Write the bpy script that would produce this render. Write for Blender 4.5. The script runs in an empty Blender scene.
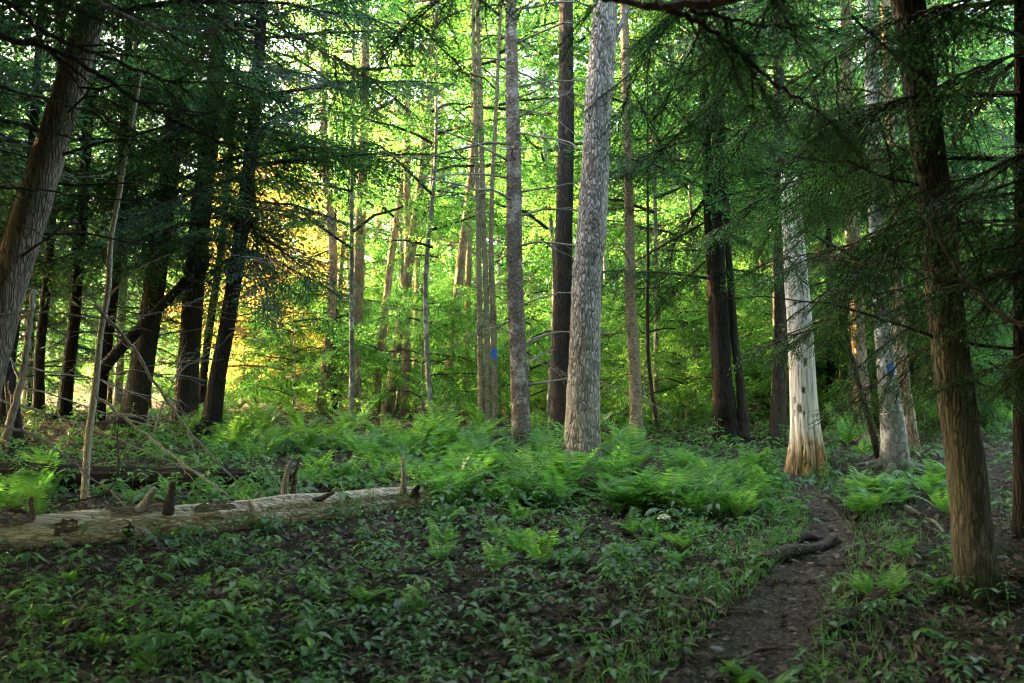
import bpy, math
import numpy as np
from mathutils import Vector, Matrix

S = bpy.context.scene
COL = S.collection
R = math.radians
PI = math.pi

# ------------------------------------------------------------------ camera
FPX, W0, H0 = 1138.0, 1024, 683
CAMZ, PITCH = 1.55, R(2.94)
cam_d = bpy.data.cameras.new('camera')
cam_d.lens = 40.0
cam_d.sensor_width = 36.0
cam_d.clip_end = 2000
cam_d.clip_start = 0.05
cam_d.dof.use_dof = True
cam_d.dof.focus_distance = 12.5
cam_d.dof.aperture_fstop = 2.4
cam = bpy.data.objects.new('camera', cam_d)
COL.objects.link(cam)
cam.location = (0, 0, CAMZ)
cam.rotation_euler = (PI / 2 + PITCH, 0, 0)
S.camera = cam

# ------------------------------------------------------------------ sky, sun, exposure
SUN_AZ, SUN_EL = -62.0, 24.0          # degrees from +Y towards +X, elevation
world = bpy.data.worlds.new('World')
S.world = world
world.use_nodes = True
wn = world.node_tree
bg = wn.nodes['Background']
sky = wn.nodes.new('ShaderNodeTexSky')
sky.sky_type = 'NISHITA'
sky.sun_disc = False
sky.sun_elevation = R(SUN_EL)
sky.sun_rotation = R(SUN_AZ)
sky.dust_density = 4.0
sky.ozone_density = 0.5
wn.links.new(sky.outputs[0], bg.inputs[0])
bg.inputs[1].default_value = 0.15
sun_d = bpy.data.lights.new('sun', 'SUN')
sun_d.energy = 4.4
sun_d.angle = R(0.5)
sun_d.color = (1.0, 0.62, 0.30)
sun = bpy.data.objects.new('sun', sun_d)
COL.objects.link(sun)
sdir = Vector((math.sin(R(SUN_AZ)) * math.cos(R(SUN_EL)), math.cos(R(SUN_AZ)) * math.cos(R(SUN_EL)), math.sin(R(SUN_EL))))
sun.rotation_euler = sdir.to_track_quat('Z', 'Y').to_euler()
sun.location = (-20, 20, 30)
S.view_settings.view_transform = 'Standard'
S.view_settings.look = 'None'
S.view_settings.exposure = 4.9
S.view_settings.use_white_balance = True
S.view_settings.white_balance_temperature = 7050
S.view_settings.white_balance_tint = 10
S.view_settings.gamma = 1.0
S.view_settings.use_curve_mapping = False
S.render.engine = 'CYCLES'
S.cycles.use_denoising = True
S.cycles.denoising_prefilter = 'NONE'
S.cycles.filter_width = 1.15
S.cycles.max_bounces = 7
S.cycles.diffuse_bounces = 4
S.cycles.glossy_bounces = 1
S.cycles.transmission_bounces = 4
S.cycles.use_adaptive_sampling = True
S.cycles.adaptive_threshold = 0.006
S.cycles.sample_clamp_indirect = 8.0

rng = np.random.default_rng(11)


# ------------------------------------------------------------------ geometry helpers
def snoise(seed, n=6, lo=0.15, hi=1.2):
    """a smooth 2-D pseudo noise in about -1..1"""
    g = np.random.default_rng(seed)
    a = g.uniform(0, 2 * PI, n)
    f = np.geomspace(lo, hi, n)
    p = g.uniform(0, 2 * PI, n)
    amp = f ** -0.6
    amp /= amp.sum()

    def fn(x, y):
        x = np.asarray(x, float)
        y = np.asarray(y, float)
        r = 0
        for k in range(n):
            r = r + amp[k] * np.sin((x * math.cos(a[k]) + y * math.sin(a[k])) * f[k] * 2 * PI + p[k])
        return r * 1.6
    return fn


N1 = snoise(1, 6, 0.05, 0.35)
N2 = snoise(2, 7, 0.4, 2.2)
PD = np.array([-200., 0, 4, 6.2, 7.5, 9, 10.5, 13, 17, 22, 30, 45, 80, 140, 900])
PZ = np.array([-6., -0.25, -0.05, 0.0, 0.20, 0.40, 0.545, 0.83, 1.06, 1.24, 1.56, 2.1, 3.1, 4.4, 12.0])


def H(x, y):
    x = np.asarray(x, float)
    y = np.asarray(y, float)
    near = np.exp(-((y - 10) / 22.0) ** 2)
    z = np.interp(y, PD, PZ)
    z = z + 0.06 * N1(x, y) * (0.4 + near) + 0.03 * N2(x, y) * near
    # the trodden path lies a little lower than its banks
    pc, pw = path_x(y)
    z = z - 0.07 * np.exp(-((x - pc) / (pw * 0.9)) ** 2) * (y > 4) * (y < 15)
    # low bank at the far left
    z = z + 0.25 * np.exp(-((x + 8) / 3.0) ** 2) * np.exp(-((y - 17) / 4.0) ** 2)
    return z


PATHY = np.array([3.0, 6.2, 7.2, 8.2, 9.2, 10.3, 11.4, 12.4, 14.0])
PATHX = np.array([0.6, 1.15, 1.62, 2.12, 2.52, 2.86, 2.92, 3.0, 3.4])
PATHW = np.array([.46, .40, .32, .27, .22, .18, .14, .10, .04])


def path_x(y):
    return np.interp(y, PATHY, PATHX), np.interp(y, PATHY, PATHW)


def ray(px, py):
    F = np.array([0, math.cos(PITCH), math.sin(PITCH)])
    U = np.array([0, -math.sin(PITCH), math.cos(PITCH)])
    return F + np.array([1., 0, 0]) * (px - 512) / FPX + U * (341.5 - py) / FPX


def at(px, py, d):
    v = ray(px, py)
    return np.array([0, 0, CAMZ]) + v * (d / v[1])


def ground(px, py):
    """where the ground is met on the way through a point of the frame"""
    lo = 4.0
    for d in np.arange(4.5, 90, 0.05):
        p = at(px, py, d)
        if p[2] <= H(p[0], p[1]):
            return np.array([p[0], p[1], float(H(p[0], p[1]))])
    return at(px, py, 60)


class Geo:
    def __init__(s):
        s.V, s.F, s.M, s.n = [], [], [], 0

    def add(s, V, F, m=0):
        V = np.asarray(V, float).reshape(-1, 3)
        F = np.asarray(F, int).reshape(-1, 4)
        s.V.append(V)
        s.F.append(F + s.n)
        s.M.append(np.full(len(F), m, int) if np.isscalar(m) else np.asarray(m, int))
        s.n += len(V)
        return s

    def arr(s):
        return np.vstack(s.V), np.vstack(s.F), np.concatenate(s.M)

    def addarr(s, A, T=None, off=(0, 0, 0)):
        V, F, M = A
        if T is not None:
            V = V @ np.asarray(T).T
        return s.add(V + np.asarray(off), F, M)

    def mesh(s, name, mats, smooth=False):
        V, F, M = s.arr()
        me = bpy.data.meshes.new(name)
        me.vertices.add(len(V))
        me.vertices.foreach_set('co', V.astype(np.float32).ravel())
        # quads whose last two corners agree are triangles
        tri = F[:, 2] == F[:, 3]
        cnt = np.where(tri, 3, 4)
        st = np.concatenate([[0], np.cumsum(cnt)[:-1]])
        mask = np.ones(F.shape, bool)
        mask[tri, 3] = False
        loops = F[mask]
        me.loops.add(len(loops))
        me.loops.foreach_set('vertex_index', loops.astype(np.int32))
        me.polygons.add(len(F))
        me.polygons.foreach_set('loop_start', st.astype(np.int32))
        me.polygons.foreach_set('material_index', M.astype(np.int32))
        sm = np.full(len(F), bool(smooth)) if not isinstance(smooth, (list, tuple)) else np.isin(M, smooth)
        me.polygons.foreach_set('use_smooth', sm)
        for m in mats:
            me.materials.append(m)
        me.update()
        me.validate()
        return me

    def build(s, name, mats, parent=None, smooth=False, loc=(0, 0, 0)):
        if not isinstance(mats, (list, tuple)):
            mats = [mats]
        return link(name, s.mesh(name, mats, smooth), parent, loc)


def link(name, data, parent=None, loc=(0, 0, 0)):
    o = bpy.data.objects.new(name, data)
    COL.objects.link(o)
    o.location = loc
    if parent is not None:
        o.parent = parent
    return o


def tag(o, label=None, cat=None, group=None, kind=None):
    if label:
        o['label'] = label
    if cat:
        o['category'] = cat
    if group:
        o['group'] = group
    if kind:
        o['kind'] = kind
    return o


def thing(name, loc, label, cat, group=None, rz=0.0):
    o = bpy.data.objects.new(name, None)
    COL.objects.link(o)
    o.location = loc
    o.rotation_euler = (0, 0, rz)
    o.empty_display_size = 0.2
    return tag(o, label, cat, group)


def copy_tree(o, loc, rz, sc, label=None, group=None):
    c = o.copy()
    COL.objects.link(c)
    c.location = loc
    c.rotation_euler = (0, 0, rz)
    c.scale = (sc, sc, sc)
    if label:
        c['label'] = label
    if group:
        c['group'] = group
    for ch in list(o.children):
        k = ch.copy()
        COL.objects.link(k)
        k.parent = c
        for g in ch.children:
            q = g.copy()
            COL.objects.link(q)
            q.parent = k
    return c


def spline(P, n):
    """Catmull-Rom through rows of P (any width), n samples"""
    P = np.asarray(P, float)
    m = len(P)
    if m == 2:
        t = np.linspace(0, 1, n)[:, None]
        return P[0] * (1 - t) + P[1] * t
    Q = np.vstack([2 * P[0] - P[1], P, 2 * P[-1] - P[-2]])
    d = np.concatenate([[0], np.cumsum(np.linalg.norm(np.diff(P[:, :3], axis=0), axis=1))])
    u = np.linspace(0, d[-1], n)
    out = []
    for x in u:
        i = min(max(np.searchsorted(d, x) - 1, 0), m - 2)
        t = (x - d[i]) / max(d[i + 1] - d[i], 1e-9)
        a, b, c, e = Q[i], Q[i + 1], Q[i + 2], Q[i + 3]
        out.append(0.5 * (2 * b + (c - a) * t + (2 * a - 5 * b + 4 * c - e) * t * t + (3 * b - a - 3 * c + e) * t ** 3))
    return np.array(out)


def frames(P):
    T = np.gradient(P, axis=0)
    T /= np.linalg.norm(T, axis=1)[:, None] + 1e-12
    ref = np.array([1., 0, 0]) if abs(T[0][0]) < 0.8 else np.array([0, 1., 0])
    A = np.zeros_like(P)
    a = ref
    for i in range(len(P)):
        a = a - T[i] * (a @ T[i])
        a = a / (np.linalg.norm(a) + 1e-12)
        A[i] = a
    B = np.cross(T, A)
    return T, A, B


def tube(P, r, n=6, disp=None, closed=True):
    """rings along P with radius r; disp(angle, s) multiplies the radius"""
    P = np.asarray(P, float)
    r = np.asarray(r, float) * np.ones(len(P))
    T, A, B = frames(P)
    th = np.linspace(0, 2 * PI, n, endpoint=False)
    rr = r[:, None] * np.ones(n)[None]
    if disp is not None:
        s = np.concatenate([[0], np.cumsum(np.linalg.norm(np.diff(P, axis=0), axis=1))])
        rr = rr * disp(th[None, :] * np.ones((len(P), 1)), s[:, None] * np.ones((1, n)))
    V = P[:, None, :] + rr[..., None] * (np.cos(th)[None, :, None] * A[:, None, :] + np.sin(th)[None, :, None] * B[:, None, :])
    V = V.reshape(-1, 3)
    i = np.arange(len(P) - 1)[:, None] * n
    j = np.arange(n)[None]
    k = (np.arange(n) + 1)[None] % n
    F = np.stack([i + j, i + k, i + n + k, i + n + j], -1).reshape(-1, 4)
    if closed:
        m = len(V)
        V = np.vstack([V, P[0], P[-1]])
        jj = np.arange(n)
        kk = (jj + 1) % n
        b = (len(P) - 1) * n
        F = np.vstack([F, np.stack([kk, jj, np.full(n, m), np.full(n, m)], -1),
                       np.stack([b + jj, b + kk, np.full(n, m + 1), np.full(n, m + 1)], -1)])
    return V, F


def rotm(z=0., y=0., x=0.):
    return np.array(Matrix.Rotation(z, 3, 'Z') @ Matrix.Rotation(y, 3, 'Y') @ Matrix.Rotation(x, 3, 'X'))


# ------------------------------------------------------------------ materials
def new_mat(name):
    m = bpy.data.materials.new(name)
    m.use_nodes = True
    nt = m.node_tree
    return m, nt, nt.nodes['Principled BSDF']


def nd(nt, t, **kw):
    n = nt.nodes.new(t)
    for k, v in kw.items():
        if hasattr(n, k):
            setattr(n, k, v)
        else:
            n.inputs[k].default_value = v
    return n


def ramp(nt, stops):
    n = nt.nodes.new('ShaderNodeValToRGB')
    e = n.color_ramp.elements
    while len(e) < len(stops):
        e.new(0.5)
    for q, (p, c) in zip(e, stops):
        q.position = p
        q.color = (*c, 1)
    return n


def mix(nt, fac, a, b, blend='MIX'):
    n = nt.nodes.new('ShaderNodeMix')
    n.data_type = 'RGBA'
    n.blend_type = blend
    for s, v in ((n.inputs[0], fac), (n.inputs[6], a), (n.inputs[7], b)):
        if hasattr(v, 'node'):
            nt.links.new(v, s)
        elif isinstance(v, (tuple, list)):
            s.default_value = (*v, 1)
        else:
            s.default_value = v
    return n.outputs[2]


def bark_mat(name, dark, mid, light, sx=28., stretch=0.16, bump=0.6, patch=None, patch_amt=0.5, moss=None, moss_amt=0.5, axis=2, fis=1.0):
    m, nt, bs = new_mat(name)
    L = nt.links.new
    tc = nd(nt, 'ShaderNodeTexCoord')
    mp = nd(nt, 'ShaderNodeMapping')
    mp.inputs['Scale'].default_value = (sx, sx, sx * stretch) if axis == 2 else (sx * stretch, sx, sx)
    L(tc.outputs['Object'], mp.inputs['Vector'])
    n0 = nd(nt, 'ShaderNodeTexNoise')
    n0.inputs['Scale'].default_value = 0.7
    n0.inputs['Detail'].default_value = 4
    L(mp.outputs[0], n0.inputs['Vector'])
    va = nd(nt, 'ShaderNodeVectorMath', operation='MULTIPLY_ADD')
    L(n0.outputs['Color'], va.inputs[0])
    va.inputs[1].default_value = (1.3, 1.3, 1.3)
    L(mp.outputs[0], va.inputs[2])
    vo = nd(nt, 'ShaderNodeTexVoronoi')
    vo.feature = 'DISTANCE_TO_EDGE'
    vo.inputs['Scale'].default_value = 1.0
    L(va.outputs[0], vo.inputs['Vector'])
    vc = nd(nt, 'ShaderNodeTexVoronoi')
    vc.inputs['Scale'].default_value = 1.0
    L(va.outputs[0], vc.inputs['Vector'])
    n1 = nd(nt, 'ShaderNodeTexNoise')
    n1.inputs['Scale'].default_value = 3.0
    n1.inputs['Detail'].default_value = 6
    n1.inputs['Roughness'].default_value = 0.7
    L(mp.outputs[0], n1.inputs['Vector'])
    rp = ramp(nt, [(0.0, dark), (0.06 * fis, tuple(0.6 * a + 0.4 * b for a, b in zip(dark, mid))), (0.2, mid), (0.55, light)])
    L(vo.outputs['Distance'], rp.inputs[0])
    sep = nd(nt, 'ShaderNodeSeparateColor')
    L(vc.outputs['Color'], sep.inputs[0])
    c = mix(nt, sep.outputs[0], rp.outputs[0], mid)
    nr = ramp(nt, [(0.3, (0.45, 0.45, 0.45)), (0.6, (1.15, 1.15, 1.15))])
    L(n1.outputs[0], nr.inputs[0])
    c = mix(nt, 0.85, c, nr.outputs[0], 'MULTIPLY')
    if patch is not None:
        n2 = nd(nt, 'ShaderNodeTexNoise')
        n2.inputs['Scale'].default_value = 5.0
        n2.inputs['Detail'].default_value = 5
        n2.inputs['Roughness'].default_value = 0.65
        L(tc.outputs['Object'], n2.inputs['Vector'])
        r2 = ramp(nt, [(1 - patch_amt - 0.06, (0, 0, 0)), (1 - patch_amt + 0.06, (1, 1, 1))])
        L(n2.outputs[0], r2.inputs[0])
        c = mix(nt, r2.outputs[0], c, mix(nt, 0.8, patch, nr.outputs[0], 'MULTIPLY'))
    if moss is not None:
        sp = nd(nt, 'ShaderNodeSeparateXYZ')
        L(tc.outputs['Object'], sp.inputs[0])
        n3 = nd(nt, 'ShaderNodeTexNoise')
        n3.inputs['Scale'].default_value = 9.0
        n3.inputs['Detail'].default_value = 8
        n3.inputs['Roughness'].default_value = .75
        L(tc.outputs['Object'], n3.inputs['Vector'])
        mr = nd(nt, 'ShaderNodeMapRange')
        mr.inputs['From Min'].default_value = 0.0
        mr.inputs['From Max'].default_value = moss_amt
        mr.inputs['To Min'].default_value = 0.35
        mr.inputs['To Max'].default_value = -0.25
        L(sp.outputs[2], mr.inputs[0])
        ad = nd(nt, 'ShaderNodeMath', operation='ADD')
        L(mr.outputs[0], ad.inputs[0])
        L(n3.outputs[0], ad.inputs[1])
        r3 = ramp(nt, [(0.45, (0, 0, 0)), (0.85, (1, 1, 1))])
        L(ad.outputs[0], r3.inputs[0])
        c = mix(nt, r3.outputs[0], c, moss)
    L(c, bs.inputs['Base Color'])
    bs.inputs['Roughness'].default_value = 0.9
    bs.inputs['Specular IOR Level'].default_value = 0.15
    ad2 = nd(nt, 'ShaderNodeMath', operation='MULTIPLY_ADD')
    L(n1.outputs[0], ad2.inputs[0])
    ad2.inputs[1].default_value = 0.35
    cl = ramp(nt, [(0.0, (0, 0, 0)), (0.3, (1, 1, 1))])
    L(vo.outputs['Distance'], cl.inputs[0])
    L(cl.outputs[0], ad2.inputs[2])
    bp = nd(nt, 'ShaderNodeBump')
    bp.inputs['Strength'].default_value = bump
    bp.inputs['Distance'].default_value = 0.02
    L(ad2.outputs[0], bp.inputs['Height'])
    L(bp.outputs[0], bs.inputs['Normal'])
    return m


def leaf_mat(name, c1, c2, t1, t2, trans=0.4, rough=0.5, spec=0.3):
    """leaves: colour differs from leaf to leaf; some light passes through"""
    m, nt, bs = new_mat(name)
    L = nt.links.new
    ge = nd(nt, 'ShaderNodeNewGeometry')
    oi = nd(nt, 'ShaderNodeObjectInfo')
    ad = nd(nt, 'ShaderNodeMath', operation='MULTIPLY_ADD')
    L(oi.outputs['Random'], ad.inputs[0])
    ad.inputs[1].default_value = 0.5
    ml = nd(nt, 'ShaderNodeMath', operation='MULTIPLY')
    L(ge.outputs['Random Per Island'], ml.inputs[0])
    ml.inputs[1].default_value = 0.5
    L(ml.outputs[0], ad.inputs[2])
    a = mix(nt, ad.outputs[0], c1, c2)
    b = mix(nt, ad.outputs[0], t1, t2)
    L(a, bs.inputs['Base Color'])
    bs.inputs['Roughness'].default_value = rough
    bs.inputs['Specular IOR Level'].default_value = spec
    tr = nd(nt, 'ShaderNodeBsdfTranslucent')
    L(b, tr.inputs[0])
    mx = nd(nt, 'ShaderNodeMixShader')
    mx.inputs[0].default_value = trans
    L(bs.outputs[0], mx.inputs[1])
    L(tr.outputs[0], mx.inputs[2])
    L(mx.outputs[0], nt.nodes['Material Output'].inputs[0])
    return m


def ground_mat(name, soil_d, soil_l, litter, mossc, moss_lo=0.55, pebbles=False):
    m, nt, bs = new_mat(name)
    L = nt.links.new
    tc = nd(nt, 'ShaderNodeTexCoord')
    n1 = nd(nt, 'ShaderNodeTexNoise')
    n1.inputs['Scale'].default_value = 9.0
    n1.inputs['Detail'].default_value = 9
    n1.inputs['Roughness'].default_value = 0.72
    L(tc.outputs['Object'], n1.inputs['Vector'])
    r1 = ramp(nt, [(0.3, soil_d), (0.7, soil_l)])
    L(n1.outputs[0], r1.inputs[0])
    vo = nd(nt, 'ShaderNodeTexVoronoi')
    vo.inputs['Scale'].default_value = 44.0 if not pebbles else 60.0
    L(tc.outputs['Object'], vo.inputs['Vector'])
    sep = nd(nt, 'ShaderNodeSeparateColor')
    L(vo.outputs['Color'], sep.inputs[0])
    rl = ramp(nt, [(0.55, (0, 0, 0)), (0.75, (1, 1, 1))])
    L(sep.outputs[0], rl.inputs[0])
    c = mix(nt, rl.outputs[0], r1.outputs[0], litter)
    n2 = nd(nt, 'ShaderNodeTexNoise')
    n2.inputs['Scale'].default_value = 0.9
    n2.inputs['Detail'].default_value = 8
    n2.inputs['Roughness'].default_value = 0.65
    L(tc.outputs['Object'], n2.inputs['Vector'])
    r2 = ramp(nt, [(moss_lo, (0, 0, 0)), (moss_lo + 0.1, (1, 1, 1))])
    L(n2.outputs[0], r2.inputs[0])
    c = mix(nt, r2.outputs[0], c, mossc)
    L(c, bs.inputs['Base Color'])
    bs.inputs['Roughness'].default_value = 0.95
    bs.inputs['Specular IOR Level'].default_value = 0.1
    ad = nd(nt, 'ShaderNodeMath', operation='MULTIPLY_ADD')
    L(vo.outputs['Distance'], ad.inputs[0])
    ad.inputs[1].default_value = 0.6
    L(n1.outputs[0], ad.inputs[2])
    bp = nd(nt, 'ShaderNodeBump')
    bp.inputs['Strength'].default_value = 0.9
    bp.inputs['Distance'].default_value = 0.03
    L(ad.outputs[0], bp.inputs['Height'])
    L(bp.outputs[0], bs.inputs['Normal'])
    return m


M = {}
M['pale'] = bark_mat('pale_platy_bark', (.06, .05, .042), (.50, .445, .38), (.76, .70, .62), 33, .30, 1.0, (.23, .20, .165), .40, None, .5, 2, 1.9)
M['spruce'] = bark_mat('scaly_brown_bark', (.045, .036, .028), (.20, .158, .12), (.36, .295, .235), 34, .55, .8, (.40, .355, .295), .44, (.045, .055, .015), .5)
M['brown'] = bark_mat('brown_bark', (.018, .014, .011), (.072, .055, .043), (.13, .105, .085), 34, .14, .9, (.05, .047, .036), .45)
M['dark'] = bark_mat('dark_hemlock_bark', (.008, .007, .006), (.036, .029, .025), (.068, .056, .048), 30, .18, .9)
M['ridged'] = bark_mat('ridged_grey_brown_bark', (.014, .0125, .0095), (.11, .099, .077), (.195, .178, .144), 36, .18, 1.0, (.075, .075, .05), .42, (.022, .026, .008), .5, 2, 2.2)
M['lean'] = bark_mat('flaking_pinkish_bark', (.06, .045, .037), (.34, .275, .235), (.54, .46, .40), 30, .12, 1.0, (.20, .175, .14), .42, None, .5, 2, 1.8)
M['birch'] = bark_mat('birch_bark', (.07, .05, .03), (.32, .25, .16), (.50, .42, .30), 16, 1.8, .3, (.14, .10, .06), .40)
M['grey'] = bark_mat('smooth_mottled_grey_bark', (.08, .075, .065), (.21, .20, .18), (.31, .30, .28), 12, .8, .25, (.50, .49, .46), .44, (.05, .06, .02), .3)
M['far'] = bark_mat('tan_bark', (.06, .04, .027), (.27, .19, .125), (.40, .295, .20), 26, .2, .6, (.37, .29, .20), .45)
M['sapling'] = bark_mat('pale_smooth_bark', (.12, .10, .07), (.40, .35, .26), (.54, .48, .38), 30, .5, .2, (.24, .20, .14), .4)
M['dead'] = bark_mat('dead_grey_wood', (.08, .07, .055), (.27, .235, .195), (.42, .38, .32), 60, .1, .5)
M['twig'] = bark_mat('dark_twig_bark', (.02, .015, .012), (.055, .044, .036), (.09, .074, .06), 60, .2, .4)
M['log'] = bark_mat('weathered_log_wood', (.08, .05, .028), (.52, .43, .30), (.74, .65, .49), 26, .07, .8, (.24, .165, .10), .38, None, .5, 0)
M['oldlog'] = bark_mat('rotting_dark_log', (.010, .007, .005), (.040, .026, .015), (.075, .05, .028), 18, .12, .9, (.03, .03, .009), .4, None, .5, 0)
M['logbark'] = bark_mat('peeling_log_bark', (.03, .021, .014), (.13, .092, .06), (.22, .165, .115), 30, .2, .8, (.10, .11, .04), .42, None, .5, 0)
M['root'] = bark_mat('worn_root_wood', (.02, .016, .012), (.085, .066, .05), (.15, .12, .095), 30, .12, .7, None, .5, None, .5, 0)
M['rot'] = bark_mat('crumbling_orange_wood', (.10, .05, .02), (.42, .27, .12), (.62, .45, .24), 26, .14, .8)


def snag_mat():
    m, nt, bs = new_mat('bleached_snag_wood')
    L = nt.links.new
    tc = nd(nt, 'ShaderNodeTexCoord')
    mp = nd(nt, 'ShaderNodeMapping')
    mp.inputs['Scale'].default_value = (30, 30, 2.4)
    L(tc.outputs['Object'], mp.inputs['Vector'])
    n1 = nd(nt, 'ShaderNodeTexNoise')
    n1.inputs['Scale'].default_value = 1.2
    n1.inputs['Detail'].default_value = 7
    n1.inputs['Roughness'].default_value = 0.65
    L(mp.outputs[0], n1.inputs['Vector'])
    r1 = ramp(nt, [(0.30, (.16, .12, .09)), (0.40, (.50, .44, .385)), (0.5, (.70, .645, .585)), (0.72, (.82, .78, .73))])
    L(n1.outputs[0], r1.inputs[0])
    r2 = ramp(nt, [(0.34, (.05, .025, .012)), (0.46, (.32, .18, .08)), (0.58, (.58, .40, .20)), (0.75, (.70, .55, .36))])
    L(n1.outputs[0], r2.inputs[0])
    sp = nd(nt, 'ShaderNodeSeparateXYZ')
    L(tc.outputs['Object'], sp.inputs[0])
    n2 = nd(nt, 'ShaderNodeTexNoise')
    n2.inputs['Scale'].default_value = 4.0
    n2.inputs['Detail'].default_value = 5
    L(tc.outputs['Object'], n2.inputs['Vector'])
    ad = nd(nt, 'ShaderNodeMath', operation='MULTIPLY_ADD')
    L(n2.outputs[0], ad.inputs[0])
    ad.inputs[1].default_value = 0.9
    L(sp.outputs[2], ad.inputs[2])
    r3 = ramp(nt, [(0.50, (1, 1, 1)), (1.0, (0, 0, 0))])
    L(ad.outputs[0], r3.inputs[0])
    c = mix(nt, r3.outputs[0], r1.outputs[0], r2.outputs[0])
    L(c, bs.inputs['Base Color'])
    bs.inputs['Roughness'].default_value = 0.85
    bs.inputs['Specular IOR Level'].default_value = 0.15
    bp = nd(nt, 'ShaderNodeBump')
    bp.inputs['Strength'].default_value = 0.6
    bp.inputs['Distance'].default_value = 0.015
    L(n1.outputs[0], bp.inputs['Height'])
    L(bp.outputs[0], bs.inputs['Normal'])
    return m


M['snag'] = snag_mat()
M['needle'] = leaf_mat('hemlock_needles', (.017, .060, .030), (.042, .120, .044), (.035, .15, .045), (.09, .26, .05), .32, .5, .3)
M['maple'] = leaf_mat('broad_leaves', (.024, .090, .026), (.090, .195, .040), (.08, .38, .06), (.28, .62, .10), .50, .45, .3)
M['sun_gold'] = leaf_mat('sun_gold_leaves', (.18, .17, .03), (.50, .36, .10), (.66, .58, .10), (.92, .70, .22), .60, .45, .3)  # leaves in the sunny patch, with the low sun's gold put into their colour
M['fern'] = leaf_mat('fern_green', (.022, .115, .030), (.13, .28, .045), (.08, .36, .05), (.32, .60, .07), .38, .45, .3)
M['herb'] = leaf_mat('seedling_leaves', (.022, .092, .030), (.064, .165, .045), (.08, .26, .05), (.17, .38, .06), .38, .4, .35)
M['litter'] = leaf_mat('dead_leaves', (.032, .023, .016), (.17, .132, .098), (.10, .07, .04), (.2, .15, .10), .12, .7, .2)
M['ground'] = ground_mat('forest_soil', (.011, .009, .007), (.042, .032, .024), (.065, .048, .036), (.030, .05, .012), .54)
M['path'] = ground_mat('trodden_soil', (.020, .016, .012), (.065, .053, .043), (.09, .078, .065), (.05, .046, .034), .62, True)
mb, nt, bs = new_mat('blue_paint')
bs.inputs['Base Color'].default_value = (.04, .13, .55, 1)
bs.inputs['Roughness'].default_value = .6
M['blue'] = mb
ms, nt, bs = new_mat('pale_stone')
n_ = nd(nt, 'ShaderNodeTexNoise')
n_.inputs['Scale'].default_value = 14
n_.inputs['Detail'].default_value = 6
r_ = ramp(nt, [(.3, (.07, .064, .055)), (.7, (.27, .255, .23))])
nt.links.new(n_.outputs[0], r_.inputs[0])
nt.links.new(r_.outputs[0], bs.inputs['Base Color'])
bs.inputs['Roughness'].default_value = .85
M['stone'] = ms
mf, nt, bs = new_mat('white_petals')
bs.inputs['Base Color'].default_value = (.75, .74, .6, 1)
M['petal'] = mf

# ------------------------------------------------------------------ ground and path
gx = np.concatenate([-np.geomspace(400, 14, 18), np.linspace(-13, 13, 209), np.geomspace(14, 400, 18)])
gy = np.concatenate([-np.geomspace(300, 3, 14), np.linspace(-2, 3.5, 14), np.linspace(3.65, 24, 170), np.geomspace(24.5, 700, 40)])
X, Y = np.meshgrid(gx, gy)
Z = H(X, Y)
nx, ny = len(gx), len(gy)
i, j = np.meshgrid(np.arange(nx - 1), np.arange(ny - 1))
a = j * nx + i
g = Geo()
g.add(np.stack([X, Y, Z], -1).reshape(-1, 3), np.stack([a, a + 1, a + nx + 1, a + nx], -1).reshape(-1, 4))
tag(g.build('ground', M['ground'], smooth=True), kind='structure')

g = Geo()
ys = np.linspace(3.2, 13.6, 150)
us = np.linspace(-1, 1, 15)
nz = snoise(7, 5, .3, 2.0)
PX = []
for k, y in enumerate(ys):
    c, w = path_x(y)
    wl = w * (1 + .30 * float(nz(y, 0)))
    wr = w * (1 + .30 * float(nz(y, 9)))
    xs = c + np.where(us < 0, us * wl, us * wr)
    PX.append(np.stack([xs, np.full(15, y), H(xs, np.full(15, y)) + .012 + .022 * (1 - us ** 4) * 0 - .014 * (np.abs(us) > .95)], -1))
PX = np.array(PX)
i, j = np.meshgrid(np.arange(14), np.arange(len(ys) - 1))
a = j * 15 + i
g.add(PX.reshape(-1, 3), np.stack([a, a + 1, a + 16, a + 15], -1).reshape(-1, 4))
tag(g.build('path', M['path'], smooth=True), kind='structure')


# ------------------------------------------------------------------ foliage templates
def leaf_quads(P, D, N, L, W):
    """one diamond leaf per row: base P, direction D, up N, length L, width W"""
    D = D / (np.linalg.norm(D, axis=1)[:, None] + 1e-9)
    Sd = np.cross(D, N)
    Sd /= np.linalg.norm(Sd, axis=1)[:, None] + 1e-9
    Up = np.cross(Sd, D)
    L = np.asarray(L)[:, None]
    Wd = np.asarray(W)[:, None]
    mid = P + D * L * .45 + Up * Wd * .18
    V = np.stack([P, mid + Sd * Wd * .5, P + D * L, mid - Sd * Wd * .5], 1).reshape(-1, 3)
    F = np.arange(len(P) * 4).reshape(-1, 4)
    return V, F


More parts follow.
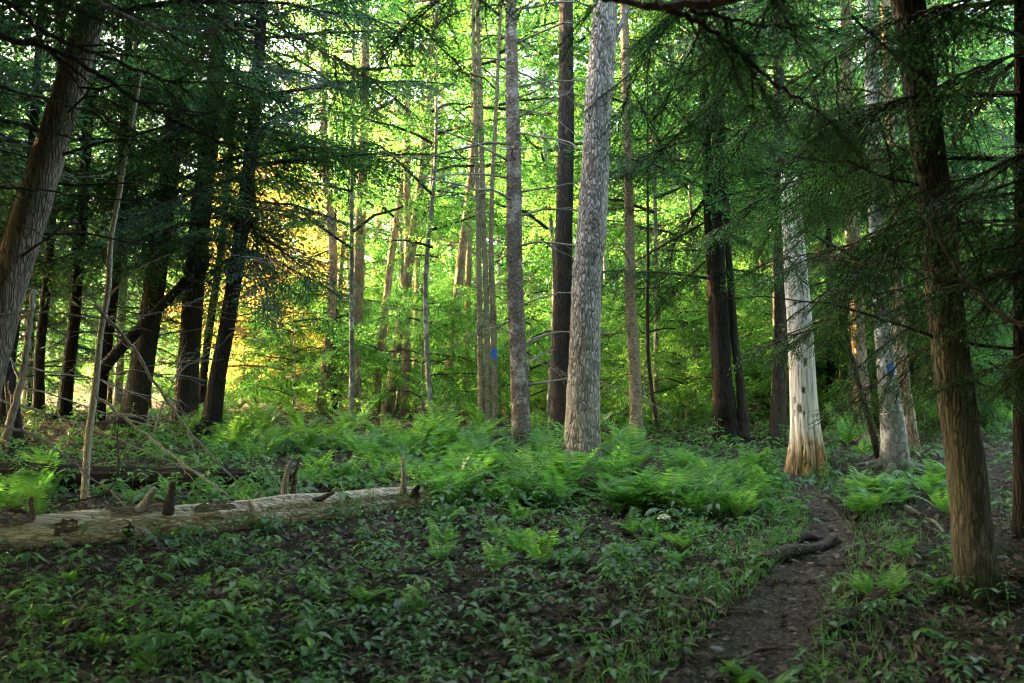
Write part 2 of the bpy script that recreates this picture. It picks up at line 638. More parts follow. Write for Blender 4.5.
def hemlock_bough(Lb, g, dens=1.0, sz=1.0):
    """a flat drooping bough along +X; material 0 twigs, 1 needles"""
    G = Geo()
    t = np.linspace(0, 1, 9)
    wig = np.cumsum(g.normal(0, .025, 9)) * Lb * .5
    ax = np.stack([t * Lb, wig, -.16 * Lb * t ** 2 + np.cumsum(g.normal(0, .008, 9)) * Lb], 1)
    G.add(*tube(ax, np.interp(t, [0, 1], [.011 * Lb, .003]), 4, closed=False), 0)
    ax = spline(ax, 60)
    n = int(Lb / .06 * dens)
    for k in range(n):
        u = .06 + .93 * (k + g.uniform(-.3, .3)) / n
        u = min(max(u, .04), .995)
        p = ax[int(u * 59)]
        dr = ax[min(int(u * 59) + 1, 59)] - ax[max(int(u * 59) - 1, 0)]
        th = math.atan2(dr[1], dr[0])
        for sgn in (-1, 1):
            if g.random() < .12:
                continue
            ls = (.40 * Lb * (1 - u) ** .75 * min(1, .35 + u * 2.2) + .07) * g.uniform(.6, 1.15)
            an = th + sgn * R(g.uniform(42, 66))
            d = np.array([math.cos(an), math.sin(an), -g.uniform(.05, .7)])
            s = np.linspace(0, 1, 4)[:, None]
            pts = p + d * ls * s + np.array([0, 0, -.18 * ls]) * s ** 2 + np.array([math.cos(th), math.sin(th), 0]) * .2 * ls * s ** 2
            if ls > .15:
                G.add(*tube(pts, np.linspace(.004, .0015, 4), 3, closed=False), 0)
            m = max(3, int(ls / (.036 / dens)))
            q = np.linspace(.05, 1, m)
            b = np.stack([np.interp(q, s[:, 0], pts[:, i]) for i in range(3)], 1)
            sg = np.where(np.arange(m) % 2 == 0, 1, -1)
            aa = an - sgn * q * .25 + sg * np.radians(g.uniform(30, 62, m))
            aa[-1] = an
            dd = np.stack([np.cos(aa), np.sin(aa), -g.uniform(-.15, .8, m)], 1)
            nn = np.stack([g.normal(0, .3, m), g.normal(0, .3, m), np.ones(m)], 1)
            G.add(*leaf_quads(b, dd, nn, g.uniform(.06, .13, m) * sz * (1 - .35 * q), g.uniform(.018, .030, m) * sz), 1)
    return G.arr()


def leafy_branch(Lb, g, leaf=.095, dens=1.0):
    """a layered broadleaf branch along +X; material 0 twigs, 1 leaves"""
    G = Geo()
    t = np.linspace(0, 1, 7)
    ax = np.stack([t * Lb, np.cumsum(g.normal(0, .05, 7)) * Lb * .5, .10 * Lb * t - .14 * Lb * t ** 2 + np.cumsum(g.normal(0, .015, 7)) * Lb], 1)
    G.add(*tube(ax, np.linspace(.010 * Lb, .003, 7), 4, closed=False), 0)
    A = spline(ax, 40)
    n = int(Lb / .16 * dens)
    for k in range(n):
        u = .15 + .85 * (k + g.uniform(-.4, .4)) / n
        u = min(max(u, .1), .99)
        p = A[int(u * 39)]
        for sgn in (-1, 1):
            ls = (.45 * Lb * (1 - u) ** .6 + .12) * g.uniform(.5, 1.15)
            an = sgn * R(g.uniform(35, 65))
            d = np.array([math.cos(an), math.sin(an), g.uniform(-.55, .35)])
            s = np.linspace(0, 1, 4)[:, None]
            pts = p + d * ls * s + np.array([0, 0, -.2 * ls]) * s ** 2
            G.add(*tube(pts, np.linspace(.0045, .0015, 4), 3, closed=False), 0)
            m = max(3, int(ls / (.055 / dens)))
            q = np.linspace(.12, 1, m)
            b = np.stack([np.interp(q, s[:, 0], pts[:, i]) for i in range(3)], 1)
            sg = np.where(np.arange(m) % 2 == 0, 1, -1)
            aa = an + sg * np.radians(g.uniform(25, 80, m))
            dd = np.stack([np.cos(aa), np.sin(aa), g.uniform(-1.3, .25, m)], 1)
            nn = np.stack([g.normal(0, .6, m), g.normal(0, .6, m), np.ones(m)], 1)
            L_ = g.uniform(.75, 1.25, m) * leaf
            G.add(*leaf_quads(b, dd, nn, L_, L_ * g.uniform(.55, .8, m)), 1)
    return G.arr()


BOUGH = [hemlock_bough(2.4, np.random.default_rng(30 + k)) for k in range(4)]
BOUGH_FINE = [hemlock_bough(1.1, np.random.default_rng(70 + k), 1.25, .62) for k in range(4)]
BOUGH_FAR = [hemlock_bough(2.4, np.random.default_rng(40 + k), .55, 1.75) for k in range(3)]
LEAFY = [leafy_branch(1.7, np.random.default_rng(50 + k)) for k in range(4)]
LEAFY_FAR = [leafy_branch(2.0, np.random.default_rng(60 + k), .17, .55) for k in range(3)]


def put(G, A, pos, az, pitch, roll, sc):
    G.addarr(A, rotm(az, -pitch, roll) * sc, pos)


def hemlock_crown(seed, z0, z1, r, n, far=False, lean=None):
    g = np.random.default_rng(seed)
    G = Geo()
    T = BOUGH_FAR if far else BOUGH
    az = g.uniform(0, 6)
    for k in range(n):
        u = (k + g.uniform(-.4, .4)) / n
        u = min(max(u, 0), 1)
        z = z0 + (z1 - z0) * u
        L_ = r * (1 - u) ** .7 * g.uniform(.6, 1.15) * min(1, .65 + 2 * u) + .35
        az += 2.4 + g.uniform(-.5, .5)
        put(G, T[g.integers(len(T))], (0, 0, z), az, R(g.uniform(-30, 12) + 25 * u), g.normal(0, .35), L_ / 2.4)
    return G.mesh('hemlock_crown', [M['twig'], M['needle']])


def broad_crown(seed, z0, z1, r, n, far=False, mat='maple', shape=1.0):
    """limbs from the trunk line carrying leafy branches"""
    g = np.random.default_rng(seed)
    G = Geo()
    T = LEAFY_FAR if far else LEAFY
    tl = 2.0 if far else 1.7
    az = g.uniform(0, 6)
    nl = max(5, n // 5)
    for k in range(nl):
        u = (k + g.random()) / nl
        z = z0 + (z1 - z0) * u
        rr = r * (math.sin(PI * min(.98, .18 + .8 * u)) ** .7) * g.uniform(.55, 1.1)
        az += 2.4 + g.uniform(-.6, .6)
        d = np.array([math.cos(az), math.sin(az), g.uniform(.15, .6)])
        s = np.linspace(0, 1, 6)[:, None]
        P = np.array([0, 0, z]) + d * rr * s + np.array([0, 0, -.2 * rr]) * s ** 2 + np.cumsum(g.normal(0, .03, (6, 3)), 0) * rr
        P[0] = (0, 0, z)
        G.add(*tube(P, np.linspace(.012 * rr + .008, .006, 6), 5, closed=False), 0)
        for q in range(max(3, n // nl)):
            v = g.uniform(.3, 1)
            p = np.array([np.interp(v, s[:, 0], P[:, i]) for i in range(3)])
            put(G, T[g.integers(len(T))], p, az + g.uniform(-1.2, 1.2), R(g.uniform(-40, 30)), g.normal(0, .5), (rr * .28 + .55) * g.uniform(.6, 1.2) / tl)
    return G.mesh('broadleaf_crown', [M['twig'], M[mat]])


HEM_HIGH = [hemlock_crown(100 + k, 5.2, 15, 3.4, 46) for k in range(2)]
HEM_MID = [hemlock_crown(110 + k, 2.6, 13, 3.2, 56) for k in range(3)]
HEM_LOW = [hemlock_crown(120 + k, .9, 8.5, 2.5, 46) for k in range(2)]
HEM_FAR = [hemlock_crown(130 + k, 2.5, 16, 3.4, 70, True) for k in range(2)]
BR_HIGH = [broad_crown(140 + k, 8.0, 15, 3.6, 60, True) for k in range(2)]
BR_FAR = [broad_crown(150 + k, 4.0, 16, 3.6, 95, True) for k in range(3)]
BR_MID = [broad_crown(160 + k, .9, 9.0, 2.5, 105) for k in range(3)]
HEM_SHADE = [hemlock_crown(180 + k, 3.4, 14, 4.2, 170, True) for k in range(2)]  # crowns made extra dense to block light, for the added off-frame hemlocks
HEM_TOP = [hemlock_crown(190 + k, 7.4, 14, 5.0, 130) for k in range(2)]  # high crowns shaped to cut sky light from above the frame
SUN_GOLD_MID = [broad_crown(185 + k, .9, 9.0, 2.5, 110, False, 'sun_gold') for k in range(2)]
SUN_GOLD_FAR = [broad_crown(187 + k, 3.5, 15, 3.4, 110, True, 'sun_gold') for k in range(2)]
BR_UP = [broad_crown(195 + k, 3.0, 9.5, 2.7, 100) for k in range(2)]
SAPL = [broad_crown(170 + k, .3, 3.2, 1.3, 55) for k in range(3)]


# ------------------------------------------------------------------ trunks
def trunk_disp(seed, flare=.55, fl_h=.35, lump=.05):
    g = np.random.default_rng(seed)
    ph = g.uniform(0, 6.28, 8)
    k = g.integers(3, 6)

    def f(th, s):
        v = 1 + flare * np.exp(-s / fl_h) * (.62 + .38 * np.cos(k * th + ph[0]))
        v = v + lump * (np.sin(2 * th + ph[1] + s * .7) * .4 + np.sin(3 * th + ph[2] - s * 1.9) * .3 + np.sin(5 * th + ph[3] + s * 3.1) * .25
                        + np.sin(s * 5.3 + ph[4] + th) * .25 + np.sin(s * 11 + ph[5] + 2 * th) * .15)
        return v
    return f


def trunk_mesh(seed, pts, rad, n=20, seg=70, flare=.55, fl_h=.3, lump=.05, mat='brown', rough=0.0):
    P = spline(np.column_stack([pts, rad]), seg)
    f0 = trunk_disp(seed, flare, fl_h, lump)
    g = np.random.default_rng(seed + 5)
    if rough:
        nzt = g.normal(0, rough, (seg, n))
        f = lambda th, s: f0(th, s) * (1 + nzt)
    else:
        f = f0
    G = Geo()
    G.add(*tube(P[:, :3], P[:, 3], n, f))
    return G.mesh('trunk', [M[mat]], smooth=True), P


def stick(g, p0, d, L_, r0, droop=.1, kink=.06, twigs=4, n=5):
    """a bare forked branch"""
    G = Geo()
    m = 9
    s = np.linspace(0, 1, m)[:, None]
    d = np.asarray(d, float) / np.linalg.norm(d)
    P = np.asarray(p0) + d * L_ * s + np.array([0, 0, -droop * L_]) * s ** 2 + np.cumsum(g.normal(0, kink / 3, (m, 3)), 0) * L_ * s ** .5
    P[0] = p0
    G.add(*tube(P, r0 * (1 - .85 * s[:, 0]), n), 0)
    for k in range(twigs):
        i = g.integers(2, m - 1)
        ax = P[min(i + 1, m - 1)] - P[i - 1]
        ax /= np.linalg.norm(ax)
        side = np.cross(ax, [0, 0, 1]) * g.choice([-1, 1]) + np.array([0, 0, g.uniform(-.4, .35)])
        td = ax * g.uniform(.4, 1) + side
        td /= np.linalg.norm(td)
        tl = L_ * g.uniform(.12, .38) * (1.1 - i / m)
        q = np.linspace(0, 1, 6)[:, None]
        Q = P[i] + td * tl * q + np.cumsum(g.normal(0, .03, (6, 3)), 0) * tl + np.array([0, 0, -.15 * tl]) * q ** 2
        Q[0] = P[i]
        G.add(*tube(Q, r0 * .45 * (1 - i / m * .6) * (1 - .8 * q[:, 0]) + .0012, 4), 0)
        for w in range(2):
            ii = g.integers(1, 5)
            wd = td + g.normal(0, .5, 3)
            wd /= np.linalg.norm(wd)
            wl = tl * g.uniform(.2, .45)
            G.add(*tube(np.linspace(Q[ii], Q[ii] + wd * wl, 3), [.0022, .0016, .0008], 3), 0)
    return G


def px_trunk(base, rows, top_h=15.0, dshift=0.0):
    """world polyline and radii from a foot on the ground and (px, py, width) rows at the same distance"""
    b = ground(*base[:2])
    d = b[1]
    pts = [b - np.array([0, 0, .18])]
    rad = [base[2] / 2 / FPX * d]
    for (x, y, w) in rows:
        pts.append(at(x, y, d))
        rad.append(w / 2 / FPX * d)
    pts = np.array(pts)
    v = pts[-1] - pts[-2]
    v = v / np.linalg.norm(v)
    v = v * .6 + np.array([0, 0, .4])
    rem = b[2] + top_h - pts[-1][2]
    if rem > 1:
        r0 = rad[-1]
        for q in (.35, .7, 1.0):
            pts = np.vstack([pts, pts[len(rows)] + v * rem * q])
            rad.append(r0 * (1 - .8 * q))
    return b, pts - b, np.array(rad)


def axis_at(P, z):
    """point and radius of a trunk axis at local height z"""
    return np.array([np.interp(z, P[:, 2], P[:, k]) for k in range(4)])


def dead_branches(root, P, g, n, z0, z1, L0, L1, r=.012, mat='dead', azr=None, name='dead_branch', droop=.12, twigs=5, rise=.3):
    for k in range(n):
        z = z0 + (z1 - z0) * (k + g.uniform(-.4, .4)) / max(n, 1)
        a = axis_at(P, z)
        az = g.uniform(0, 2 * PI) if azr is None else g.uniform(*azr)
        d = np.array([math.cos(az), math.sin(az), g.uniform(-.2, rise)])
        L_ = g.uniform(L0, L1)
        G = stick(g, a[:3] + d * a[3] * .6, d, L_, r * (.6 + .6 * L_ / L1), droop * g.uniform(.4, 1.4), .09, twigs)
        G.build(name, M[mat], root, smooth=True)


def crown_on(root, data, P, z, sc=1.0, rz=0.0, up=0.0):
    a = axis_at(P, z)
    o = link('crown', data, root, (a[0], a[1], up))
    o.rotation_euler = (0, 0, rz)
    o.scale = (sc, sc, sc)
    return o


def make_tree(name, label, cat, base, rows, mat, top_h=15., n=18, seg=60, flare=.5, fl_h=.3, lump=.05, rough=0.0, seed=1, crown=None, crown_z=8, crown_sc=1., group=None):
    b, pts, rad = px_trunk(base, rows, top_h)
    root = thing(name, b, label, cat, group)
    me, P = trunk_mesh(seed, pts, rad, n, seg, flare, fl_h, lump, mat, rough)
    link('trunk', me, root)
    if n >= 16 and b[1] < 18:
        gr = np.random.default_rng(seed + 900)
        r0 = float(axis_at(P, .3)[3])
        nr = int(gr.integers(4, 7))
        for k in range(nr):
            az = k * 2 * PI / nr + gr.normal(0, .3)
            d = np.array([math.cos(az), math.sin(az), 0])
            ln = r0 * gr.uniform(2.6, 4.2)
            q = np.linspace(0, 1, 9)
            Q = d * (r0 * .45 + ln * q)[:, None] + np.array([-d[1], d[0], 0]) * (gr.normal(0, .25) * ln * q ** 2)[:, None]
            Q[:, 2] = H(b[0] + Q[:, 0], b[1] + Q[:, 1]) - b[2] + r0 * (.95 * np.exp(-q * 5) - .22 * q)
            Gr = Geo()
            Gr.add(*tube(Q, r0 * gr.uniform(.38, .5) * (1 - .8 * q), 10, trunk_disp(seed + k, 0, .1, .1)))
            Gr.build('root', M[mat], root, smooth=True)
    if crown is not None:
        crown_on(root, crown, P, crown_z, crown_sc, seed * 1.3, 6.0 if crown_sc < .55 else 0.0)
    return root, P, b


def blaze(root, P, z, h, wang, mat='blue'):
    """a painted patch wrapped on the camera side of a trunk"""
    G = Geo()
    zs = np.linspace(z - h / 2, z + h / 2, 6)
    th = np.linspace(-wang, wang, 6) - PI / 2
    V = []
    for k, zz in enumerate(zs):
        a = axis_at(P, zz)
        rr = a[3] * 1.06 + .006
        V += [(a[0] + rr * math.cos(t), a[1] + rr * math.sin(t), zz + .012 * math.sin(3 * t + k)) for t in th]
    i, j = np.meshgrid(np.arange(5), np.arange(5))
    q = j * 6 + i
    G.add(V, np.stack([q, q + 1, q + 7, q + 6], -1).reshape(-1, 4))
    G.build('paint_blaze', M[mat], root, smooth=True)


# the pale trunk in the middle
root, P, b = make_tree('hardwood_tree', 'thick pale grey trunk with flaky bark rising from the ferns in the middle', 'tree', (581, 470, 34),
                       [(583, 400, 32), (585, 330, 30), (587, 272, 29), (592, 232, 30), (596, 150, 28), (600, 80, 28), (606, 0, 25), (612, -70, 24)], 'pale', 17, 40, 150, .40, .42, .055, .02, 3,
                       BR_HIGH[0], 10, .5)
a = axis_at(P, 4.75)
stick(np.random.default_rng(4), a[:3] + np.array([a[3] * .6, 0, 0]), (.42, 0, .9), 1.3, .035, -.05, .04, 2, 7).build('branch', M['pale'], root, smooth=True)

# thin spruce with whorls of dead twigs
root, P, b = make_tree('spruce_tree', 'slim brown trunk with whorls of bare dead twigs, left of the pale thick trunk', 'tree', (523, 456, 21),
                       [(519, 380, 18), (515, 280, 16), (514, 180, 15), (512, 80, 13), (511, 0, 11)], 'spruce', 13, 20, 110, .3, .2, .04, .012, 5, HEM_HIGH[0], 9, .45)
gg = np.random.default_rng(8)
dead_branches(root, P, gg, 36, .9, 6.4, .4, 2.2, .017, 'dead', None, 'dead_branch', .16, 8, .5)

make_tree('pine_tree', 'dark brown straight trunk standing close behind the slim spruce and the pale trunk', 'tree', (560, 440, 20),
          [(561, 360, 18), (564, 240, 17), (566, 120, 16), (566, 0, 14)], 'brown', 18, 18, 60, .4, .3, .06, 0, 7, BR_HIGH[1], 10, .45)

# clump of thin birch stems with a blue blaze
b0 = ground(487, 433)
root = thing('birch_clump', b0, 'clump of thin tan birch stems with small blue paint blaze, left of the slim spruce', 'birch tree')
for k, (rows, w) in enumerate([([(481, 430, 6), (480, 330, 6), (478, 220, 5), (474, 60, 4)], 7), ([(487, 430, 6), (487, 330, 6), (484, 230, 5), (480, 90, 5)], 7),
                               ([(494, 430, 6), (494, 340, 6), (491, 230, 5), (497, 90, 4)], 7)]):
    pts = np.array([at(x, y, b0[1]) for x, y, _ in rows])
    pts = np.vstack([b0 + np.array([(k - 1) * .06, 0, -.1]), pts, pts[-1] + (pts[-1] - pts[-2]) * .9]) - b0
    rad = np.array([w] + [q[2] for q in rows] + [3]) / 2 / FPX * b0[1]
    me, P = trunk_mesh(20 + k, pts, rad, 12, 50, .3, .2, .06, 'birch')
    t_ = link('trunk', me, root)
    if k == 2:
        blaze(root, P, float(at(494, 354, b0[1])[2] - b0[2]), .16, .9)
crown_on(root, BR_HIGH[0], P, 6, .6, 1)

root, P, b = make_tree('birch_tree', 'single tan birch with curling bark behind and right of the pale trunk', 'birch tree', (637, 445, 14),
                       [(635, 380, 12), (631, 300, 11), (629, 200, 10), (626, 90, 9)], 'birch', 13, 14, 50, .4, .3, .05, 0, 9, BR_HIGH[1], 8, .45)
dead_branches(root, P, gg, 5, 1.5, 4, .6, 1.3, .008, 'twig')
make_tree('leaning_sapling', 'thin dark leaning stem just right of the tan birch', 'sapling', (662, 440, 4), [(653, 400, 4), (648, 350, 3.5), (648, 270, 3)], 'twig', 5.5, 8, 30, .2, .2, .03, 0, 10)

# dark twin trunk
root, P, b = make_tree('hemlock_tree', 'dark twin-stemmed hemlock trunk forking at mid height, centre right', 'tree', (728, 440, 28),
                       [(722, 380, 20), (716, 320, 15), (712, 260, 12), (706, 140, 10)], 'dark', 14, 18, 60, .3, .3, .06, 0, 11, HEM_MID[0], 5, .85)
G = Geo()
q = np.array([at(x, y, b[1] - .1) for x, y in ((724, 420), (722, 330), (718, 270), (718, 200), (716, 60))]) - b
G.add(*tube(spline(q, 30), np.linspace(.13, .06, 30), 12, trunk_disp(5, 0, .3, .06)))
G.build('second_stem', M['dark'], root, smooth=True)
make_tree('hemlock_tree', 'thin dark trunk leaning beside the dark twin-stemmed hemlock', 'tree', (746, 440, 12), [(741, 390, 9), (735, 340, 8), (729, 260, 7)], 'brown', 9, 12, 40, .4, .3, .05, 0, 12)
make_tree('hemlock_tree', 'brown trunk just left of and behind the bleached dead snag', 'tree', (777, 447, 20), [(779, 400, 15), (781, 330, 13), (780, 200, 12)], 'brown', 15, 14, 50, .5, .3, .05, 0, 13, HEM_HIGH[1], 7, .85)


# the bleached snag with a rotten foot
def build_snag():
    b = ground(806, 472)
    d = b[1]
    rows = [(806, 476, 34), (806, 440, 29), (804, 400, 26), (801, 340, 24), (797, 290, 23), (794, 250, 21), (791, 205, 20), (789, 172, 17)]
    P = np.array([list(at(x, y, d) - b) + [w / 2 / FPX * d] for x, y, w in rows])
    P[0, 2] = -.1
    P = spline(P, 380)
    n = 130
    g = np.random.default_rng(17)
    hz = g.uniform(.3, 3.0, 26)
    ht = g.uniform(-PI, 0, 26)
    ht[:16] = g.uniform(-2.6, -.5, 16)
    hs = g.uniform(.008, .026, 26)
    hd = g.uniform(.5, .8, 26)

    def disp(th, s):
        v = 1 + .46 * np.exp(-s / .33) * (.6 + .4 * np.cos(4 * th + 1.0) + .25 * np.cos(7 * th + s * 3))
        v = v + .03 * np.sin(2 * th + s * .9) + .022 * np.sin(5 * th - s * 1.7 + 1) + .012 * np.sin(13 * th + 2 * np.sin(s * 2)) + .008 * np.sin(29 * th + 3 * np.sin(s * 1.3))
        # deep rotted furrow and hollows at the foot
        foot = np.exp(-((s - .05) / .42) ** 2)
        for tc, w_, dp in ((-2.1, .16, .5), (-1.15, .12, .55), (-.55, .15, .35), (-2.75, .2, .3)):
            dth = np.angle(np.exp(1j * (th - tc - .12 * np.sin(s * 6))))
            v = v - dp * foot * np.exp(-(dth / w_) ** 2)
        for z_, t_, w_, dp in zip(hz, ht, hs, hd):
            dth = np.angle(np.exp(1j * (th - t_))) * .16
            v = v - dp * np.exp(-((dth / w_) ** 2 + ((s - z_) / (w_ * 1.7)) ** 2) ** 2)
        return v
    th = np.linspace(0, 2 * PI, n, endpoint=False)
    G = Geo()
    V, F = tube(P[:, :3], P[:, 3], n, disp)
    # broken ragged top
    zt = P[-1, 2]
    up = V[:, 2] > zt - .35
    ang = np.arctan2(V[:, 1] - P[-1, 1], V[:, 0] - P[-1, 0])
    V[up, 2] -= (.5 + .5 * np.sin(5 * ang[up] + 1)) * .3 * (V[up, 2] - zt + .35) / .35
    G.add(V, F)
    root = thing('dead_snag', b, 'bleached white dead trunk full of holes with crumbling orange foot beside the path', 'dead tree')
    G.build('trunk', M['snag'], root, smooth=True)
    for k in range(5):
        z = g.uniform(1.4, 2.9)
        a = axis_at(P, z)
        az = g.uniform(-.5, .6) + (PI if k % 2 else 0)
        stick(g, a[:3], (math.cos(az), -.2, g.uniform(.2, .6)), g.uniform(.2, .5), .010, .1, .08, 1).build('branch_stub', M['dead'], root, smooth=True)
    a = axis_at(P, .3)
    G = Geo()
    for k in range(9):
        az = -PI / 2 + g.uniform(-1.3, 1.3)
        p0 = np.array([math.cos(az), math.sin(az), 0]) * g.uniform(.2, .3)
        p0[2] = -.1
        p1 = np.array([p0[0] * .75, p0[1] * .75, g.uniform(.12, .4)])
        G.add(*tube(np.linspace(p0, p1, 5), np.array([.035, .032, .025, .014, .004]) * g.uniform(.6, 1.2), 6))
    G.build('splinters', M['rot'], root, smooth=True)


build_snag()

make_tree('hardwood_tree', 'mottled brown trunk between the bleached snag and the trunk with a blue blaze', 'tree', (866, 440, 19),
          [(862, 400, 16), (859, 350, 14), (855, 250, 13), (848, 120, 12), (846, 0, 11)], 'far', 15, 16, 60, .4, .3, .06, 0, 14, BR_HIGH[0], 9, .5)
root, P, b = make_tree('beech_tree', 'smooth grey mottled trunk with a blue paint blaze, right of the bleached snag', 'tree', (896, 470, 32),
                       [(894, 440, 26), (889, 390, 21), (885, 350, 18), (880, 290, 17), (876, 200, 16), (872, 60, 15)], 'grey', 15, 24, 80, .25, .3, .05, 0, 15, BR_HIGH[1], 9, .5)
blaze(root, P, float(at(885, 371, b[1])[2] - b[2]), .15, .34)
stick(gg, axis_at(P, .3)[:3] + np.array([-.1, .2, -.2]), (-.18, .1, 1), 2.4, .045, 0, .03, 1, 8).build('side_stem', M['brown'], root, smooth=True)
make_tree('beech_tree', 'pale tan trunk half hidden behind the trunk with a blue blaze', 'tree', (913, 455, 18), [(908, 420, 15), (903, 380, 13), (898, 300, 12)], 'far', 12, 12, 40, .4, .3, .05, 0, 16)

# big ridged trunk at the right
root, P, b = make_tree('hardwood_tree', 'large grey-brown trunk with ridged bark leaning slightly at the right', 'tree', (980, 596, 46),
                       [(974, 560, 41), (968, 480, 38), (957, 400, 37), (945, 300, 36), (934, 200, 34), (922, 100, 33), (908, 0, 33), (900, -60, 32)], 'ridged', 13, 48, 160, .40, .28, .05, .018, 18, HEM_HIGH[0], 6.5, .9)
for zz, d, L_, r_ in ((1.72, (1, -.25, -.2), 1.5, .016), (1.7, (-.95, -.2, .22), 1.6, .012), (2.5, (.95, -.4, .1), 1.5, .013), (2.75, (-.9, -.35, .2), 1.4, .012)):
    a = axis_at(P, zz)
    stick(gg, a[:3], d, L_, r_, .05, .06, 5).build('branch', M['twig'], root, smooth=True)
RIGHT_ROOT, RIGHT_P = root, P
root, P, b = make_tree('hemlock_tree', 'nearly black trunk at the right edge, beyond the large ridged trunk', 'tree', (1022, 540, 18), [(1021, 400, 15), (1021, 280, 14), (1021, 150, 12)], 'dark', 12, 14, 50, .4, .3, .05, 0, 19, HEM_MID[1], 4, .9)

# leaning trunk at the left edge
root, P, b = make_tree('cedar_tree', 'thick leaning trunk with pinkish flaking bark at the left edge', 'tree', (-52, 520, 46),
                       [(-22, 400, 40), (2, 305, 37), (22, 240, 35), (50, 150, 32), (78, 60, 28), (98, -20, 25)], 'lean', 12, 32, 110, .25, .3, .05, .014, 21, HEM_HIGH[1], 6, .85)
dead_branches(root, P, np.random.default_rng(31), 7, 2.2, 4.6, 1.2, 2.4, .014, 'twig', (-.9, .5), 'dead_branch', .1, 6)

# the stand of dark hemlocks at the left
stand = [((128, 430, 26), [(145, 350, 23), (158, 260, 21), (172, 150, 19), (180, 40, 17)], 'brown', 'third dark hemlock trunk of the left stand, leaning right, with a broken stem against it', 22, HEM_MID[0]),
         ((182, 432, 27), [(188, 370, 22), (193, 300, 21), (200, 220, 20), (214, 100, 17)], 'brown', 'thickest upright dark hemlock trunk in the left stand', 23, HEM_MID[1]),
         ((208, 440, 22), [(217, 380, 17), (228, 320, 16), (240, 240, 15), (252, 140, 13)], 'dark', 'dark hemlock trunk leaning right, beside the glowing yellow leaves', 24, HEM_MID[2]),
         ((2, 425, 12), [(8, 370, 11), (18, 300, 10), (28, 200, 9)], 'dark', 'dark trunk behind the leaning flaking trunk, leftmost of the shaded stand', 25, HEM_MID[0]),
         ((38, 415, 11), [(40, 350, 10), (48, 270, 9), (56, 150, 8)], 'dark', 'thin dark trunk just left of the pale crooked sapling stem', 26, None),
         ((62, 418, 14), [(68, 370, 13), (74, 320, 12), (80, 240, 11), (88, 120, 10)], 'dark', 'straight dark trunk behind the pale crooked sapling stem', 27, None),
         ((96, 422, 13), [(104, 360, 12), (113, 290, 11), (120, 200, 10)], 'dark', 'dark trunk between the pale sapling stem and the broken leaning stem', 28, None),
         ((200, 418, 9), [(204, 370, 8), (212, 310, 8), (222, 240, 7)], 'dark', 'slender dark trunk between the two largest trunks of the left stand', 29, None),
         ((20, 450, 13), [(10, 380, 12), (4, 330, 11), (-6, 250, 10)], 'dark', 'dark trunk leaning left at the edge of the shaded stand', 30, None)]
for base, rows, mat, lab, sd, cr in stand:
    root, P, b = make_tree('hemlock_tree', lab, 'tree', base, rows, mat, 13, 16, 60, .45, .35, .06, 0, sd, cr, 4.5, 1.0, 'dark hemlocks of the left stand')
    dead_branches(root, P, np.random.default_rng(sd + 50), 13, .7, 4.6, .8, 2.8, .012, 'twig' if sd % 2 else 'dead', None, 'dead_branch', .12, 6)
    if sd == 22:
        q = np.array([at(x, y, b[1] - .4) for x, y in ((100, 372), (125, 344), (150, 318), (186, 280))])
        G = Geo()
        G.add(*tube(spline(q, 24) - b, np.linspace(.09, .06, 24), 12, trunk_disp(7, 0, .3, .08)))
        G.build('broken_stem', M['dark'], root, smooth=True)

# the pale crooked sapling
b = ground(84, 506)
root = thing('dead_sapling', b, 'pale slender crooked sapling stem standing behind the fallen log', 'sapling')
pp = [(84, 512), (88, 440), (95, 390), (101, 330), (108, 290), (111, 240), (120, 190), (128, 140), (136, 100), (144, 55)]
P = np.array([list(at(x, y, b[1]) - b) + [w / 2 / FPX * b[1]] for (x, y), w in zip(pp, (8, 7.5, 7, 6.5, 6.5, 5.5, 5, 4.5, 4, 3))])
P = spline(P, 70)
G = Geo()
G.add(*tube(P[:, :3], P[:, 3], 10, trunk_disp(9, .2, .1, .1)))
G.build('trunk', M['sapling'], root, smooth=True)
for rows, r_ in (([(109, 295), (120, 285), (140, 268), (170, 254)], .012), ([(128, 140), (150, 145), (172, 130), (196, 108)], .007), ([(133, 110), (142, 90), (160, 82)], .006)):
    q = np.array([at(x, y, b[1] - .05 * k) for k, (x, y) in enumerate(rows)]) - b
    G = Geo()
    G.add(*tube(spline(q, 20), np.linspace(r_, r_ * .3, 20), 6))
    G.build('branch', M['sapling'], root, smooth=True)


